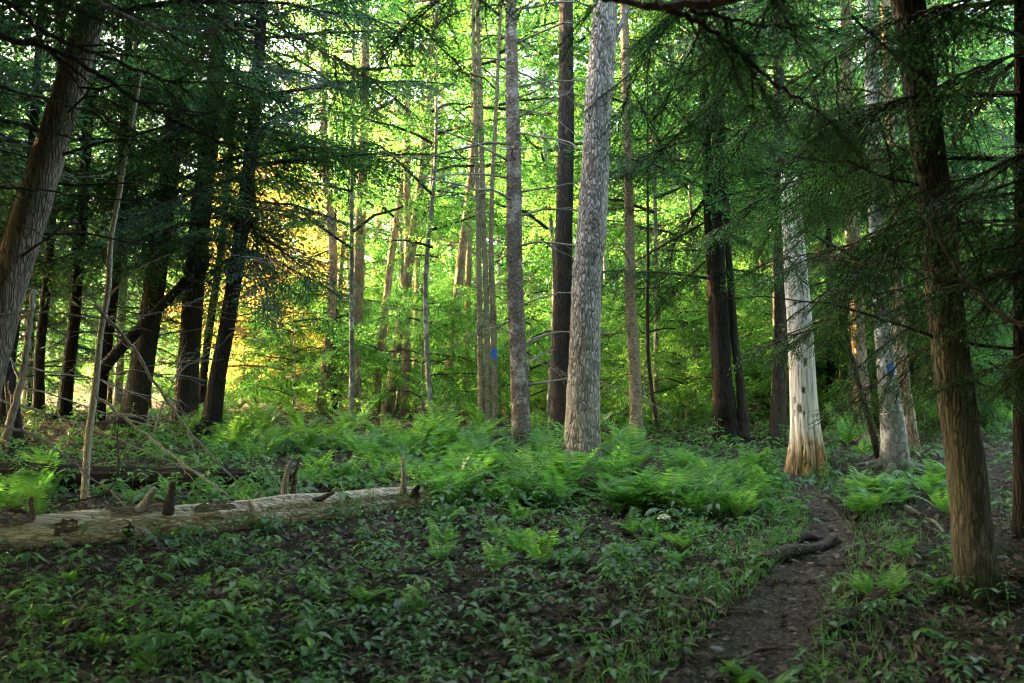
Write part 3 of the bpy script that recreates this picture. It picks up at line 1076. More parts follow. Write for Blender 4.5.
# ------------------------------------------------------------------ long bare branches crossing the upper frame
def px_branch(root, rows, d0, d1, r0, r1, mat, seed, twigs=6, name='branch', b=None, sprays=0, sz=.4):
    g = np.random.default_rng(seed)
    m = len(rows)
    q = np.array([at(x, y, d0 + (d1 - d0) * k / (m - 1)) for k, (x, y) in enumerate(rows)]) - b
    P = spline(q, 40)
    P[1:-1] += g.normal(0, .006, (38, 3))
    G = Geo()
    G.add(*tube(P, np.linspace(r0, r1, 40), 7), 0)
    for k in range(twigs):
        i = g.integers(6, 38)
        ax = P[i] - P[i - 2]
        ax /= np.linalg.norm(ax)
        td = ax + np.cross(ax, [0, 1., 0]) * g.choice([-1, 1]) * g.uniform(.4, .9) + np.array([0, g.uniform(-.5, .5), 0])
        sg = stick(g, P[i], td, g.uniform(.25, .7), r1 * 1.1, .12, .08, 2, 4).arr()
        G.addarr(sg)
    for k in range(sprays):
        i = g.integers(4, 40) if k else 39
        ax = P[min(i, 39)] - P[max(i - 2, 0)]
        az = math.atan2(ax[1], ax[0]) + (g.uniform(-1.1, 1.1) if k else 0)
        A = BOUGH_FINE[g.integers(4)]
        G.add(P[min(i, 39)] + (A[0] @ (rotm(az, R(g.uniform(5, 30)), g.normal(0, .2)) * sz * 2.2 * g.uniform(.6, 1.2)).T), A[1], A[2])
    G.build(name, [M[mat], M['needle']] , root, smooth=(0,) if False else False)


# overhanging hemlock left of the camera whose boughs cross the top left
OFF = []


def off_tree(x, y, crown, sc, label, sd, name='hemlock_tree', mat='dark', r=.17, hgt=13):
    z = float(H(x, y))
    root = thing(name, (x, y, z), label, 'tree', 'trees around the camera')
    g = np.random.default_rng(sd)
    pts = np.array([(0, 0, -.2), (g.normal(0, .05), g.normal(0, .05), 3), (g.normal(0, .15), g.normal(0, .15), 7), (g.normal(0, .3), g.normal(0, .3), hgt)])
    me, P = trunk_mesh(sd, pts, np.array([r, r * .9, r * .7, r * .2]), 14, 40, .4, .3, .05, mat)
    link('trunk', me, root)
    if crown is not None:
        crown_on(root, crown, P, 4, sc, sd * .7)
    return root, P


rootL, _ = off_tree(-5.0, 5.0, HEM_TOP[1], .95, 'dark hemlock just outside the left edge, boughs reaching into the upper left', 201)
bL = np.array(rootL.location)
for k, (rows, d0, d1, r0, r1, mat, tw, sp, sz) in enumerate([
    ([(-60, 12), (0, 36), (60, 52), (100, 75), (140, 102), (190, 128), (240, 150)], 5.8, 7.2, .020, .007, 'twig', 7, 2, .25),
    ([(-60, -30), (10, 5), (60, 40), (120, 62), (170, 80), (240, 84)], 5.8, 7.6, .016, .006, 'twig', 7, 3, .3),
    ([(60, -30), (100, 2), (140, 22), (180, 29), (220, 28), (300, 38)], 6.2, 7.6, .020, .006, 'dead', 6, 3, .3),
    ([(-40, 110), (20, 125), (80, 138), (150, 138), (190, 120)], 6.2, 8, .009, .004, 'twig', 5, 1, .2),
    ([(-40, 185), (40, 190), (120, 200), (200, 190), (260, 165)], 7.2, 9, .009, .003, 'twig', 5, 0, .2),
    ([(-20, 318), (40, 312), (110, 318), (170, 310), (220, 290)], 7.4, 9, .010, .003, 'dead', 5, 0, .2)]):
    px_branch(rootL, rows, d0, d1, r0, r1, mat, 300 + k, tw, 'branch', bL, sp, sz)

rootR, _ = off_tree(4.9, 5.4, HEM_TOP[0], .95, 'dark hemlock just outside the right edge, dense boughs hanging into the upper right', 202)
rootT, _ = off_tree(2.3, 2.4, HEM_HIGH[1], .8, 'hemlock beside the camera with a dark limb crossing the top of the view', 203)
bT = np.array(rootT.location)
for k, (rows, d0, d1, r0, r1, tw, sp, sz) in enumerate([
    ([(900, -60), (830, -30), (760, -10), (700, 4), (650, 6), (600, -4)], 3.6, 5.0, .030, .014, 3, 2, .3),
    ([(650, 4), (700, 22), (740, 52), (780, 88), (820, 112)], 5.0, 5.6, .015, .006, 5, 4, .26),
    ([(690, 10), (740, 22), (790, 26), (850, 18)], 5.0, 5.3, .011, .004, 3, 3, .26)]):
    px_branch(rootT, rows, d0, d1, r0, r1, 'twig', 320 + k, tw, 'branch', bT, sp, sz)

bR = np.array(rootR.location)
for k, (rows, d0, d1, r0, tw, sp, sz) in enumerate([
    ([(1090, 30), (1000, 60), (930, 90), (850, 130)], 6, 7.5, .014, 5, 11, .36),
    ([(1090, -40), (1000, -10), (900, 20), (830, 60)], 6, 8, .014, 5, 11, .36),
    ([(1090, 130), (1010, 160), (960, 190), (900, 250)], 6, 7.5, .014, 5, 11, .34),
    ([(1090, 215), (1010, 225), (940, 215), (850, 200)], 6.2, 9, .014, 5, 12, .36),
    ([(1090, 268), (1000, 270), (900, 268), (800, 255)], 6, 8.6, .010, 5, 3, .2),
    ([(1090, 330), (1020, 325), (970, 285), (935, 235), (910, 190)], 5.4, 6.4, .016, 4, 2, .25),
    ([(1090, 330), (1040, 350), (990, 370), (960, 400)], 6, 8, .010, 4, 7, .3),
    ([(1090, 100), (1050, 180), (1030, 260), (1000, 300)], 6, 7, .010, 4, 9, .34)]):
    px_branch(rootR, rows, d0, d1, r0, .004, 'twig', 340 + k, tw, 'branch', bR, sp, sz)
bJ = np.array(RIGHT_ROOT.location)
for k, (rows, d0, d1, sp, sz) in enumerate([([(945, 300), (905, 290), (860, 300), (815, 330)], 7.7, 9.5, 12, .34), ([(940, 240), (890, 235), (830, 250), (770, 262)], 7.7, 10, 9, .36),
                                            ([(948, 350), (920, 350), (890, 372), (860, 400)], 7.7, 9, 8, .3), ([(935, 180), (880, 160), (820, 170), (760, 200)], 7.7, 10, 8, .36),
                                            ([(925, 110), (860, 90), (800, 100), (740, 130)], 7.7, 10, 7, .36),
                                            ([(930, 150), (880, 150), (825, 185), (775, 225)], 7.7, 11, 9, .34), ([(928, 120), (870, 130), (815, 160), (782, 205)], 7.7, 11.3, 10, .34), ([(940, 260), (900, 255), (850, 262), (800, 240)], 7.7, 11.4, 8, .3)]):
    px_branch(RIGHT_ROOT, rows, d0, d1, .012, .004, 'twig', 360 + k, 4, 'branch', bJ, sp, sz)
for k, (rows, d0, d1, sp, sz) in enumerate([([(760, -70), (720, -10), (690, 50), (665, 105)], 5.2, 7.2, 8, .28), ([(760, -70), (700, -20), (655, 40), (628, 90)], 5.2, 7.5, 9, .28), ([(560, -90), (500, -50), (450, -10), (410, 20)], 5, 7, 8, .28),
                                            ([(780, -70), (770, 0), (745, 60), (715, 110)], 5.2, 7.5, 8, .3)]):
    px_branch(rootT, rows, d0, d1, .012, .004, 'twig', 380 + k, 3, 'branch', bT, sp, sz)
for k, (rows, d0, d1, sp, sz) in enumerate([([(-60, -40), (60, -20), (160, 30), (240, 70)], 6, 8.5, 7, .34), ([(-20, -60), (120, -30), (240, 10), (340, 60)], 6, 9, 8, .36), ([(-60, 70), (30, 95), (110, 120), (200, 170)], 6.5, 9, 9, .32)]):
    px_branch(rootL, rows, d0, d1, .012, .004, 'twig', 390 + k, 3, 'branch', bL, sp, sz)

# off-frame hemlocks, added to shade the foreground and block the low sun
for k, (x, y, cr, sc) in enumerate([(-2.6, -1.5, HEM_HIGH[1], .95), (2.9, -2.2, HEM_HIGH[0], .9), (-6.6, 8.6, HEM_MID[1], 1.0), (0.2, -5.0, HEM_HIGH[0], 1.0), (-5.5, 1.5, HEM_MID[0], 1.0), (6.2, 1.5, HEM_MID[1], 1.0),
                                    (9.6, 9.5, HEM_MID[0], 1.0), (-10.2, 12, HEM_MID[2], 1.05), (-11.5, 16, HEM_MID[0], 1.1), (-12.5, 20.5, HEM_MID[1], 1.1), (-14.5, 24.5, HEM_MID[2], 1.1), (11.5, 14, HEM_MID[2], 1.0),
                                    (-16, 14, HEM_MID[1], 1.2), (-17, 19, HEM_MID[2], 1.2),
      (-1.5, 2.2, HEM_HIGH[1], .85), (3.6, 4.4, HEM_HIGH[0], .9), (-3.4, 4.2, HEM_HIGH[0], .95), (-6, -5, HEM_MID[1], 1.1), (5.5, -5.5, HEM_MID[0], 1.1), (0, -10, HEM_MID[2], 1.2), (-9, -2, HEM_MID[0], 1.1), (9.5, -2, HEM_MID[1], 1.1),
      (10, 5, HEM_MID[2], 1.1), (-10, 5, HEM_MID[1], 1.1), (-6.6, 7.3, HEM_TOP[0], .9), (6.7, 7.4, HEM_TOP[1], .9), (-5, -13, HEM_LOW[0], 1.4), (5, -13, HEM_LOW[1], 1.4), (14, 10, HEM_MID[1], 1.1), (-9.8, 7.6, HEM_SHADE[0], 1.0), (-11, 10.6, HEM_SHADE[1], 1.05), (-8.8, 3.8, HEM_SHADE[0], 1.1), (-13.5, 8, HEM_SHADE[1], 1.2), (-14, 12, HEM_SHADE[0], 1.2), (8.6, 4.5, HEM_SHADE[1], 1.0), (7.6, 7.8, HEM_SHADE[0], .9), (5.2, 2.2, HEM_SHADE[0], 1.0), (-8.6, 14.5, HEM_SHADE[1], .9), (-3.7, 6.6, HEM_TOP[0], .85), (4.1, 7.6, HEM_TOP[1], .78), (-4.5, 8.8, HEM_TOP[1], .78)]):
    if k in (7, 8, 9):
        cr = HEM_SHADE[k % 2]
    if y < 6 and cr not in HEM_TOP:
        cr = HEM_SHADE[k % 2] if y < 0 or abs(x) > 5 else HEM_TOP[k % 2]
    off_tree(x, y, cr, sc, 'hemlock added outside the frame to shade the foreground', 210 + k)

# ------------------------------------------------------------------ trees behind
far_defs = []


def in_corridor(x, y, wid=3.8, far=75.):
    """the open strip through which the low sun comes in from the left"""
    ux, uy = math.sin(R(SUN_AZ)), math.cos(R(SUN_AZ))
    dx, dy = x + 6.2, y - 28.5
    t = dx * ux + dy * uy
    return 1.8 < t < far and abs(dx * uy - dy * ux) < wid


gb = np.random.default_rng(77)
# trunks seen far behind the ferns (px, base d, width px, lean px per 100 rows)
for px, d, w, lean in [(320, 23, 9, 3), (339, 25, 5, 1), (355, 22, 11, 2), (374, 24, 7, 12), (385, 21.5, 10, 14), (404, 23, 8, 4), (414, 26, 5, 2), (444, 22, 9, 10), (430, 27, 5, -2), (465, 24, 6, 3), (300, 38, 6, 2),
                       (540, 33, 7, 1), (602, 30, 6, -2), (672, 32, 6, 2), (690, 38, 6, 3), (760, 30, 8, -3), (800, 34, 7, -4), (830, 27, 8, -2), (880, 30, 8, -3), (930, 27, 8, 2), (968, 31, 7, -2), (1005, 26, 9, -3),
                       (610, 44, 6, 1), (505, 45, 6, 2), (270, 42, 7, 3), (240, 36, 8, 4), (215, 44, 6, 2), (160, 38, 7, 4), (110, 33, 8, 3), (60, 40, 7, 2), (20, 34, 9, 2), (751, 33, 9, -1), (-30, 22, 10, 3), (28, 23.5, 9, 4), (118, 24, 8, 3),  (0, 40, 8, 2), (50, 42, 8, 2), (95, 40, 8, 3), (140, 43, 8, 3), (190, 41, 8, 3), (225, 44, 8, 2),
                       (370, 33, 7, 4), (400, 37, 7, 3), (435, 33, 7, 2), (480, 38, 7, 1), (520, 36, 7, 1), (555, 38, 7, -1), (590, 34, 7, 1), (640, 33, 6, -1), (660, 38, 7, 2), (725, 37, 7, 1), (790, 40, 7, -1), (860, 36, 7, 1), (910, 38, 7, -2), (950, 42, 7, 1), (1000, 38, 7, 2), (700, 28, 5, 4), (288, 31, 9, 20)]:
    far_defs.append((px, d, w, lean))
zone = {0: 'tall tree with thin trunk far behind the dark left stand', 1: 'tall tree with straight tan trunk in the bright wood left of centre', 2: 'tall tree with thin trunk in the wood directly behind the pale trunk',
        3: 'tall tree with thin trunk in the wood behind the dark twin stem and the snag', 4: 'tall tree with thin trunk in the wood far behind the ridged right trunk'}
for k, (px, d, w, lean) in enumerate(far_defs):
    x = (px - 512) / FPX * d
    if in_corridor(x, d):
        continue
    z = float(H(x, d))
    zi = 0 if px < 235 else 1 if px < 480 else 2 if px < 660 else 3 if px < 850 else 4
    conif = zi == 0 or gb.random() < (.15 if zi in (3, 4) else .1)
    root = thing('pine_tree' if conif else 'hardwood_tree', (x, d, z), zone[zi] if px != 288 else 'orange sunlit trunk leaning right among the leaves coloured as sunlit', 'tree', 'thin trees of the wood behind, ' + ('left stand', 'left of centre', 'middle', 'right of centre', 'right')[zi])
    r = w / 2 / FPX * d
    hh = gb.uniform(13, 18)
    lx = lean / 100.0
    pts = np.array([(0, 0, -.2), (lx * 3 + gb.normal(0, .06), 0, 3), (lx * 6 + gb.normal(0, .12), gb.normal(0, .2), 6.5), (lx * 8, gb.normal(0, .4), hh)])
    me, P = trunk_mesh(400 + k, pts, np.array([r * 1.15, r, r * .85, r * .2]), 10, 30, .4, .3, .06, 'far' if zi == 1 or gb.random() < .7 else 'grey')
    link('trunk', me, root)
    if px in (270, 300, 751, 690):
        cr = SUN_GOLD_FAR[k % 2]  # flecks of low sun, put in as gold leaf colour
    elif zi == 1:
        cr = BR_HIGH[k % 2]
    else:
        cr = HEM_FAR[k % 2] if conif else BR_FAR[k % 3]
    crown_on(root, cr, P, 7, gb.uniform(.85, 1.15), gb.uniform(0, 6))

# understory trees and saplings with bright leaves
protoU = []
for k in range(3):
    root = thing('understory_maple', (0, 0, 0), 'x', 'tree')
    g = np.random.default_rng(500 + k)
    pts = np.array([(0, 0, -.1), (.1, .05, 2.5), (g.normal(0, .2), 0, 5), (0, 0, 9.3)])
    me, P = trunk_mesh(510 + k, pts, np.array([.06, .05, .035, .012]), 8, 30, .3, .2, .06, 'grey')
    link('trunk', me, root)
    link('crown', BR_MID[k], root)
    protoU.append(root)
protoS = []
for k in range(3):
    root = thing('maple_sapling', (0, 0, 0), 'x', 'sapling')
    pts = np.array([(0, 0, -.05), (.04, .02, 1), (0, .05, 2.2), (.02, 0, 3.3)])
    me, P = trunk_mesh(530 + k, pts, np.array([.018, .015, .011, .005]), 6, 20, .3, .1, .06, 'grey')
    link('trunk', me, root)
    link('crown', SAPL[k], root)
    protoS.append(root)
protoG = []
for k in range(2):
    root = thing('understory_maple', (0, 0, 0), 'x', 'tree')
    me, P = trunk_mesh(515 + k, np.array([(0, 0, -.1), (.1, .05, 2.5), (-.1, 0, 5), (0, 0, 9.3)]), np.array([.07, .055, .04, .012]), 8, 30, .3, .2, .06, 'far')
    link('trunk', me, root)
    link('crown', SUN_GOLD_MID[k], root)
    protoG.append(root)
used = set()


def place(protos, k, px, d, sc, label, group):
    x = (px - 512) / FPX * d
    if in_corridor(x, d):
        return
    loc = (x, d, float(H(x, d)))
    p = protos[k % len(protos)]
    if p.name not in used:
        used.add(p.name)
        p.location = loc
        p.rotation_euler = (0, 0, gb.uniform(0, 6))
        p.scale = (sc, sc, sc)
        p['label'] = label
        p['group'] = group
    else:
        copy_tree(p, loc, gb.uniform(0, 6), sc, label, group)


def zlab(px, a):
    return a[0 if px < 235 else 1 if px < 345 else 2 if px < 600 else 3 if px < 800 else 4]


ul = ['leafy understory tree glimpsed through the dark left stand', 'understory tree with leaves coloured yellow like low sunlight behind the left stand', 'bright green leafy understory tree in the wood left of the pale trunk',
      'green leafy understory tree in the wood right of the pale trunk', 'leafy understory tree behind the snag and the ridged trunk']
for k, (px, d, sc) in enumerate([(243, 26.5, .62), (262, 28.5, .72), (284, 27, .62), (252, 31, .8), (300, 31, .7), (274, 25, .5), (256, 24.5, .45), (290, 29.5, .7), (234, 29, .75), (400, 33, 1.0), (440, 36, 1.1), (360, 36, 1.1), (470, 33, .9), (420, 30, .8), (540, 30, 1.0),
                                 (610, 27, .9), (660, 30, 1.0), (690, 35, 1.1), (640, 36, 1.1), (740, 26, .9), (775, 32, 1.0), (820, 26, .9), (860, 31, 1.0), (900, 25, .8), (940, 30, 1.0), (990, 24, .9), (1030, 30, 1.1),
                                 (180, 34, 1.1), (120, 38, 1.1), (60, 34, 1.0), (10, 39, 1.1), (200, 28, .8), (500, 40, 1.1), (580, 42, 1.1), (720, 42, 1.1),
   (380, 40, 1.2), (455, 42, 1.2), (350, 30, .8), (390, 31, .75), (455, 31, .8), (500, 30, .8), (570, 33, 1.0), (600, 38, 1.1), (625, 31, .9), (680, 26, .75), (715, 32, 1.0), (760, 38, 1.1), (800, 28, .8), (845, 36, 1.1), (880, 33, 1.0), (920, 36, 1.1), (960, 26, .8), (975, 38, 1.1), (1020, 37, 1.1), (150, 30, .9), (90, 31, .9), (40, 29, .9), (660, 44, 1.2), (540, 44, 1.2), (420, 45, 1.2), (800, 44, 1.2), (900, 44, 1.2)]):
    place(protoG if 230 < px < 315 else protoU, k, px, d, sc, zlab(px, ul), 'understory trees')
protoL = []
for k in range(2):
    root = thing('slender_maple', (0, 0, 0), 'x', 'tree')
    me, P = trunk_mesh(560 + k, np.array([(0, 0, -.1), (.12, .05, 2.5), (-.08, 0, 5), (0, 0, 9.8)]), np.array([.045, .04, .03, .01]), 8, 30, .3, .2, .06, 'grey')
    link('trunk', me, root)
    link('crown', BR_UP[k], root)
    protoL.append(root)
ll = ['slender maple with leaves over the left stand', 'slender maple beside the sunlit leaves', 'slender maple whose leafy boughs cross the thin trunks left of the pale trunk', 'slender maple whose leafy boughs hang right of the pale trunk', 'slender maple with leaves around the bleached snag']
for k, (px, d, sc) in enumerate([(352, 19.5, 1.0), (432, 18.5, .95), (548, 19.5, 1.0), (655, 18, .9), (692, 19, .9), (772, 18, .95), (850, 17.5, .9), (398, 25, 1.1), (478, 24, 1.0), (600, 23, 1.0), (940, 19, .9)]):
    place(protoL, k, px, d, sc, zlab(px, ll), 'slender maples')
sl = ['small green sapling in the shade of the left stand', 'small leafy sapling at the sunlit edge behind the left stand', 'small bright sapling behind the ferns left of the pale trunk',
      'small green sapling behind the ferns right of the pale trunk', 'small green sapling by the snag and the ridged trunk']
for k in range(155):
    px = gb.uniform(225, 1020) if k < 110 else gb.uniform(630, 1015)
    d = gb.uniform(19, 36) if k < 110 else gb.uniform(16.5, 24)
    place(protoS, k, px, d, gb.uniform(.45, 1.0), zlab(px, sl), 'maple saplings')
# understory hemlocks
hl = ['low dark hemlock with drooping boughs in the left stand', 'hemlock with drooping boughs against the yellow sunlit leaves', 'hemlock with layered boughs behind the slim spruce',
      'hemlock with layered drooping boughs around the dark twin stem', 'hemlock with dark layered boughs behind the ridged right trunk']
protoH = []
for k in range(2):
    root = thing('young_hemlock', (0, 0, 0), 'x', 'tree')
    me, P = trunk_mesh(550 + k, np.array([(0, 0, -.1), (.03, 0, 3), (0, .05, 8.3)]), np.array([.08, .06, .01]), 8, 24, .3, .2, .05, 'dark')
    link('trunk', me, root)
    link('crown', HEM_LOW[k], root)
    protoH.append(root)
for k, (px, d, sc) in enumerate([(765, 24, 1.0), (830, 19, .9), (960, 17, .9), (335, 24, .8), (905, 22, 1.0), (1010, 20, 1.0), (30, 23, .8), (110, 25, .75), (-10, 21, .9), (70, 22, .6), (150, 24, .6), (195, 26, .55)]):
    place(protoH, k, px, d, sc, zlab(px, hl), 'young hemlocks')

# far-off wood, one mass
g = np.random.default_rng(600)
G = Geo()
for k in range(1900):
    d = 46 + 50 * g.random() ** 1.3
    x = g.uniform(-.62, .62) * d
    if in_corridor(x, d):
        continue
    top = 11 + 9 * g.random() + 14 * (abs(x - 2) / d) ** 1.5
    z = g.uniform(0, 1) ** 1.7 * top
    A = LEAFY_FAR[g.integers(3)] if g.random() < .8 else BOUGH_FAR[g.integers(3)]
    for q in range(2):
        put(G, A, (x + g.normal(0, .8), d + g.normal(0, .8), z + 1.0 + g.normal(0, .6)), g.uniform(0, 6.28), g.normal(0, .7), g.normal(0, .7), g.uniform(1.1, 2.0))
tag(G.build('far_wood', [M['twig'], M['maple']]), kind='stuff')
G = Geo()  # ring of wood out of view, added to block low light from behind
for k in range(1100):
    an = g.uniform(R(33), R(327))
    d = g.uniform(15, 42)
    x, y = d * math.sin(an), d * math.cos(an)
    if in_corridor(x, y, 5.0) or y > 0 and abs(x) < .45 * y + 6.5:
        continue
    z = g.uniform(0, 1) ** 1.2 * 15
    put(G, BOUGH_FAR[g.integers(3)] if g.random() < .6 else LEAFY_FAR[g.integers(3)], (x, y, z + float(H(x, y)) + .5), g.uniform(0, 6.28), g.normal(0, .7), g.normal(0, .7), g.uniform(1.6, 2.6))
tag(G.build('surrounding_wood', [M['twig'], M['maple']]), kind='stuff')


# ------------------------------------------------------------------ fallen logs
def log_thing(name, label, rows, d_off, mat, seed, n=36, seg=150, lump=.13, sink=.42, taper=None, name2='log_body'):
    g = np.random.default_rng(seed)
    pts = []
    for (px, py, w) in rows:
        b = ground(px, py)
        r = w / 2 / FPX * b[1]
        pts.append([b[0], b[1], b[2] + r * (1 - sink), r])
    pts = np.array(pts)
    o = pts[len(pts) // 2, :3].copy()
    o[2] = float(H(o[0], o[1]))
    pts[:, :3] -= o
    root = thing(name, o, label, 'log')
    P = spline(pts, seg)
    nz = g.normal(0, .012, (seg, n))
    ph = g.uniform(0, 6.28, 6)

    def f(th, s):
        return (1 + nz + lump * (.5 * np.sin(2 * th + ph[0] + s * .8) + .3 * np.sin(3 * th + ph[1] - s * 1.3) + .25 * np.sin(s * 4 + ph[2]) + .2 * np.sin(7 * th + ph[3] + .6 * np.sin(s * 2)))
                + .05 * np.sin(11 * th + ph[4]))
    G = Geo()
    V, F = tube(P[:, :3], P[:, 3], n, f)
    G.add(V, F)
    G.build(name2, M[mat], root, smooth=True)
    return root, P, o


root, P, o = log_thing('fallen_log', 'long pale barkless fallen log lying across the left foreground', [(-60, 556, 36), (0, 550, 37), (80, 543, 38), (150, 536, 36), (210, 531, 35), (262, 525, 32)], 0, 'log', 41)
LOGA = P, o
g = np.random.default_rng(42)


def stub(root, o, rows, d, r0, r1, mat, name='branch_stub', n=8):
    r0, r1 = r0 * 1.35, r1 * 1.25
    q = np.array([at(x, y, d) for x, y in rows]) - o
    G = Geo()
    P = spline(q, 14)
    P[1:-1] += g.normal(0, .004, (12, 3))
    G.add(*tube(P, np.linspace(r0, r1, 14), n, trunk_disp(int(r0 * 1e4), .0, .1, .15)))
    return G.build(name, M[mat], root, smooth=True)


dl = 9.2


def bark_piece(root, P, f0, f1, th0, th1, seed):
    gq = np.random.default_rng(seed)
    n, m = 16, 9
    V = []
    for i in range(n):
        a = spline(P, 60)[int(59 * (f0 + (f1 - f0) * i / (n - 1)))]
        e = math.sin(PI * (i + .5) / n) ** .5
        w0 = th0 + (th1 - th0) * (.5 - .5 * e * gq.uniform(.75, 1.1))
        w1 = th0 + (th1 - th0) * (.5 + .5 * e * gq.uniform(.75, 1.1))
        for j in range(m):
            t = w0 + (w1 - w0) * j / (m - 1)
            r_ = a[3] * (1.09 + .05 * math.sin(5 * t + i) * .5 + (.08 if j in (0, m - 1) else 0) * gq.random()) + .006
            V.append((a[0], a[1] - r_ * math.cos(t), a[2] + r_ * math.sin(t)))
    i, j = np.meshgrid(np.arange(m - 1), np.arange(n - 1))
    q = j * m + i
    G = Geo()
    G.add(V, np.stack([q, q + 1, q + m + 1, q + m], -1).reshape(-1, 4))
    G.build('bark_piece', M['logbark'], root, smooth=True)


for k, (f0, f1, a0, a1) in enumerate([(.18, .30, .5, 1.5), (.36, .44, -.2, .7), (.50, .70, .7, 1.8), (.78, .95, .1, 1.2), (.05, .16, -.3, .5)]):
    bark_piece(root, P, f0, f1, a0, a1, 60 + k)
stub(root, o, [(137, 512), (146, 502), (155, 488)], dl + .05, .032, .018, 'dead')
stub(root, o, [(168, 514), (171, 498), (173, 482)], dl + .05, .036, .02, 'twig')
stub(root, o, [(31, 522), (31, 510), (31, 497)], dl, .022, .014, 'root')
stub(root, o, [(56, 540), (64, 543), (70, 549)], dl - .25, .026, .014, 'log')
stub(root, o, [(143, 530), (152, 538), (163, 549)], dl - .2, .024, .012, 'dead')
stub(root, o, [(127, 528), (129, 531), (131, 536)], dl - .22, .036, .026, 'oldlog')
root, P, o = log_thing('fallen_log', 'darker mossy broken end of the fallen log, with upright stubs and a curled root', [(250, 528, 31), (290, 524, 33), (330, 519, 30), (380, 512, 27), (432, 505, 22)], 0, 'log', 43, lump=.16)
dl = float((P[60, 1] + o[1]))
stub(root, o, [(283, 520), (284, 495), (287, 474), (291, 462)], dl, .045, .014, 'dead')
stub(root, o, [(288, 518), (293, 492), (295, 472), (300, 460)], dl + .03, .032, .008, 'root')
stub(root, o, [(281, 525), (298, 512), (310, 503), (322, 498), (334, 492)], dl - .15, .04, .012, 'root', 'curled_root')
stub(root, o, [(279, 528), (288, 522), (294, 512), (297, 505)], dl - .2, .022, .012, 'log')
stub(root, o, [(404, 496), (403, 475), (404, 456)], dl + .3, .026, .008, 'dead')
stub(root, o, [(416, 498), (416, 490), (419, 486)], dl + .2, .03, .014, 'oldlog')

root, P, o = log_thing('fallen_log', 'big dark rotting log in the shade behind the pale fallen log', [(-80, 486, 30), (0, 487, 30), (120, 489, 28), (220, 488, 24), (290, 483, 12)], 0, 'oldlog', 45, lump=.12)

# sticks leaning and lying in the left shade
for k, (rows, d, r0, r1, mat, lab) in enumerate([
    ([(95, 305), (130, 345), (180, 420), (225, 470), (250, 492)], 10.2, .013, .006, 'dead', 'long bare stick leaning down to the right behind the log'),
    ([(95, 395), (140, 430), (185, 465), (228, 496)], 9.9, .010, .006, 'sapling', 'pale bare stick leaning towards the log from the left stand'),
    ([(0, 425), (40, 438), (70, 460), (95, 480), (130, 500)], 9.8, .010, .005, 'dead', 'thin curved dead stick left of the pale sapling'),
    ([(0, 400), (60, 418), (120, 440), (190, 470)], 11.5, .009, .004, 'dead', 'thin grey stick low across the dark stand'),
    ([(5, 440), (22, 380), (30, 320), (34, 290)], 11, .03, .018, 'dead', 'short broken dead pole leaning beside the flaking trunk'),
    ([(150, 440), (165, 400), (180, 372), (215, 350)], 12, .008, .004, 'dead', 'forked thin stick in front of the thick dark trunks'),
    ([(60, 505), (110, 490), (118, 450), (112, 420)], 9.7, .006, .003, 'twig', 'thin dark twig standing beside the pale sapling')]):
    q = np.array([at(x, y, d + .1 * i) for i, (x, y) in enumerate(rows)])
    o = q[-1].copy()
    P = spline(q - o, 30)
    P[1:-1] += g.normal(0, .006, (28, 3))
    G = Geo()
    r0, r1 = r0 * 1.4, r1 * 1.4
    G.add(*tube(P, np.linspace(r0, r1, 30), 7))
    for t_ in range(4):
        i = g.integers(5, 26)
        ax = P[i + 1] - P[i - 1]
        G.addarr(stick(g, P[i], ax / np.linalg.norm(ax) + g.normal(0, .5, 3), g.uniform(.2, .6), r1, .1, .08, 1, 4).arr())
    tag(G.build('dead_stick', M[mat], smooth=True, loc=o), lab, 'stick', 'dead sticks in the left shade')


# roots and log steps across the path, and dead wood beside it
def ground_stick(rows, r0, r1, mat, name, lab, cat, lift=.5, n=8, grp=None):
    q = []
    for x, y in rows:
        p = ground(x, y)
        q.append(p)
    q = np.array(q)
    P = spline(q, 40)
    rr = np.linspace(r0, r1, 40)
    P[:, 2] = H(P[:, 0], P[:, 1]) + rr * lift
    P[:, 2] += .4 * rr * np.sin(np.linspace(0, 9, 40) + r0 * 900)
    o = P[20].copy()
    G = Geo()
    G.add(*tube(P - o, rr, n, trunk_disp(int(r0 * 1e4) + len(rows), 0, .1, .16)))
    return tag(G.build(name, M[mat], smooth=True, loc=o), lab, cat, grp)


ground_stick([(762, 566), (790, 559), (815, 553), (834, 545)], .055, .042, 'root', 'log_step', 'worn log laid as a step across the middle of the path', 'log step', .9)
ground_stick([(790, 543), (808, 542), (832, 541)], .04, .03, 'root', 'log_step', 'thin upper log step across the path, above the worn one', 'log step', .9)
ground_stick([(520, 660), (560, 656), (600, 655), (640, 650), (668, 645)], .030, .016, 'root', 'tree_root', 'long dark root crossing the lower end of the path', 'root', .8)
ground_stick([(565, 645), (600, 636), (625, 631), (640, 627)], .026, .018, 'root', 'tree_root', 'short dark root left of the path, above the longest root', 'root', .8)
ground_stick([(668, 630), (690, 623), (718, 616), (745, 618)], .034, .02, 'root', 'tree_root', 'stout root ending in the path, beside a pale broken stick', 'root', .8)
ground_stick([(655, 600), (690, 600), (712, 606)], .014, .008, 'dead', 'fallen_stick', 'thin tan stick on the moss left of the path', 'stick', .9)
ground_stick([(705, 604), (718, 612), (726, 618)], .012, .006, 'sapling', 'fallen_stick', 'pale broken stick lying over a root in the path', 'stick', 2.2)
ground_stick([(815, 636), (840, 625), (862, 612), (882, 600)], .055, .045, 'root', 'fallen_log', 'short mossy log piece at the right edge of the path', 'log', .6)
ground_stick([(885, 500), (910, 512), (930, 522), (948, 540)], .022, .012, 'dead', 'fallen_stick', 'bent grey stick in the shade left of the ridged trunk', 'stick', 1.2)
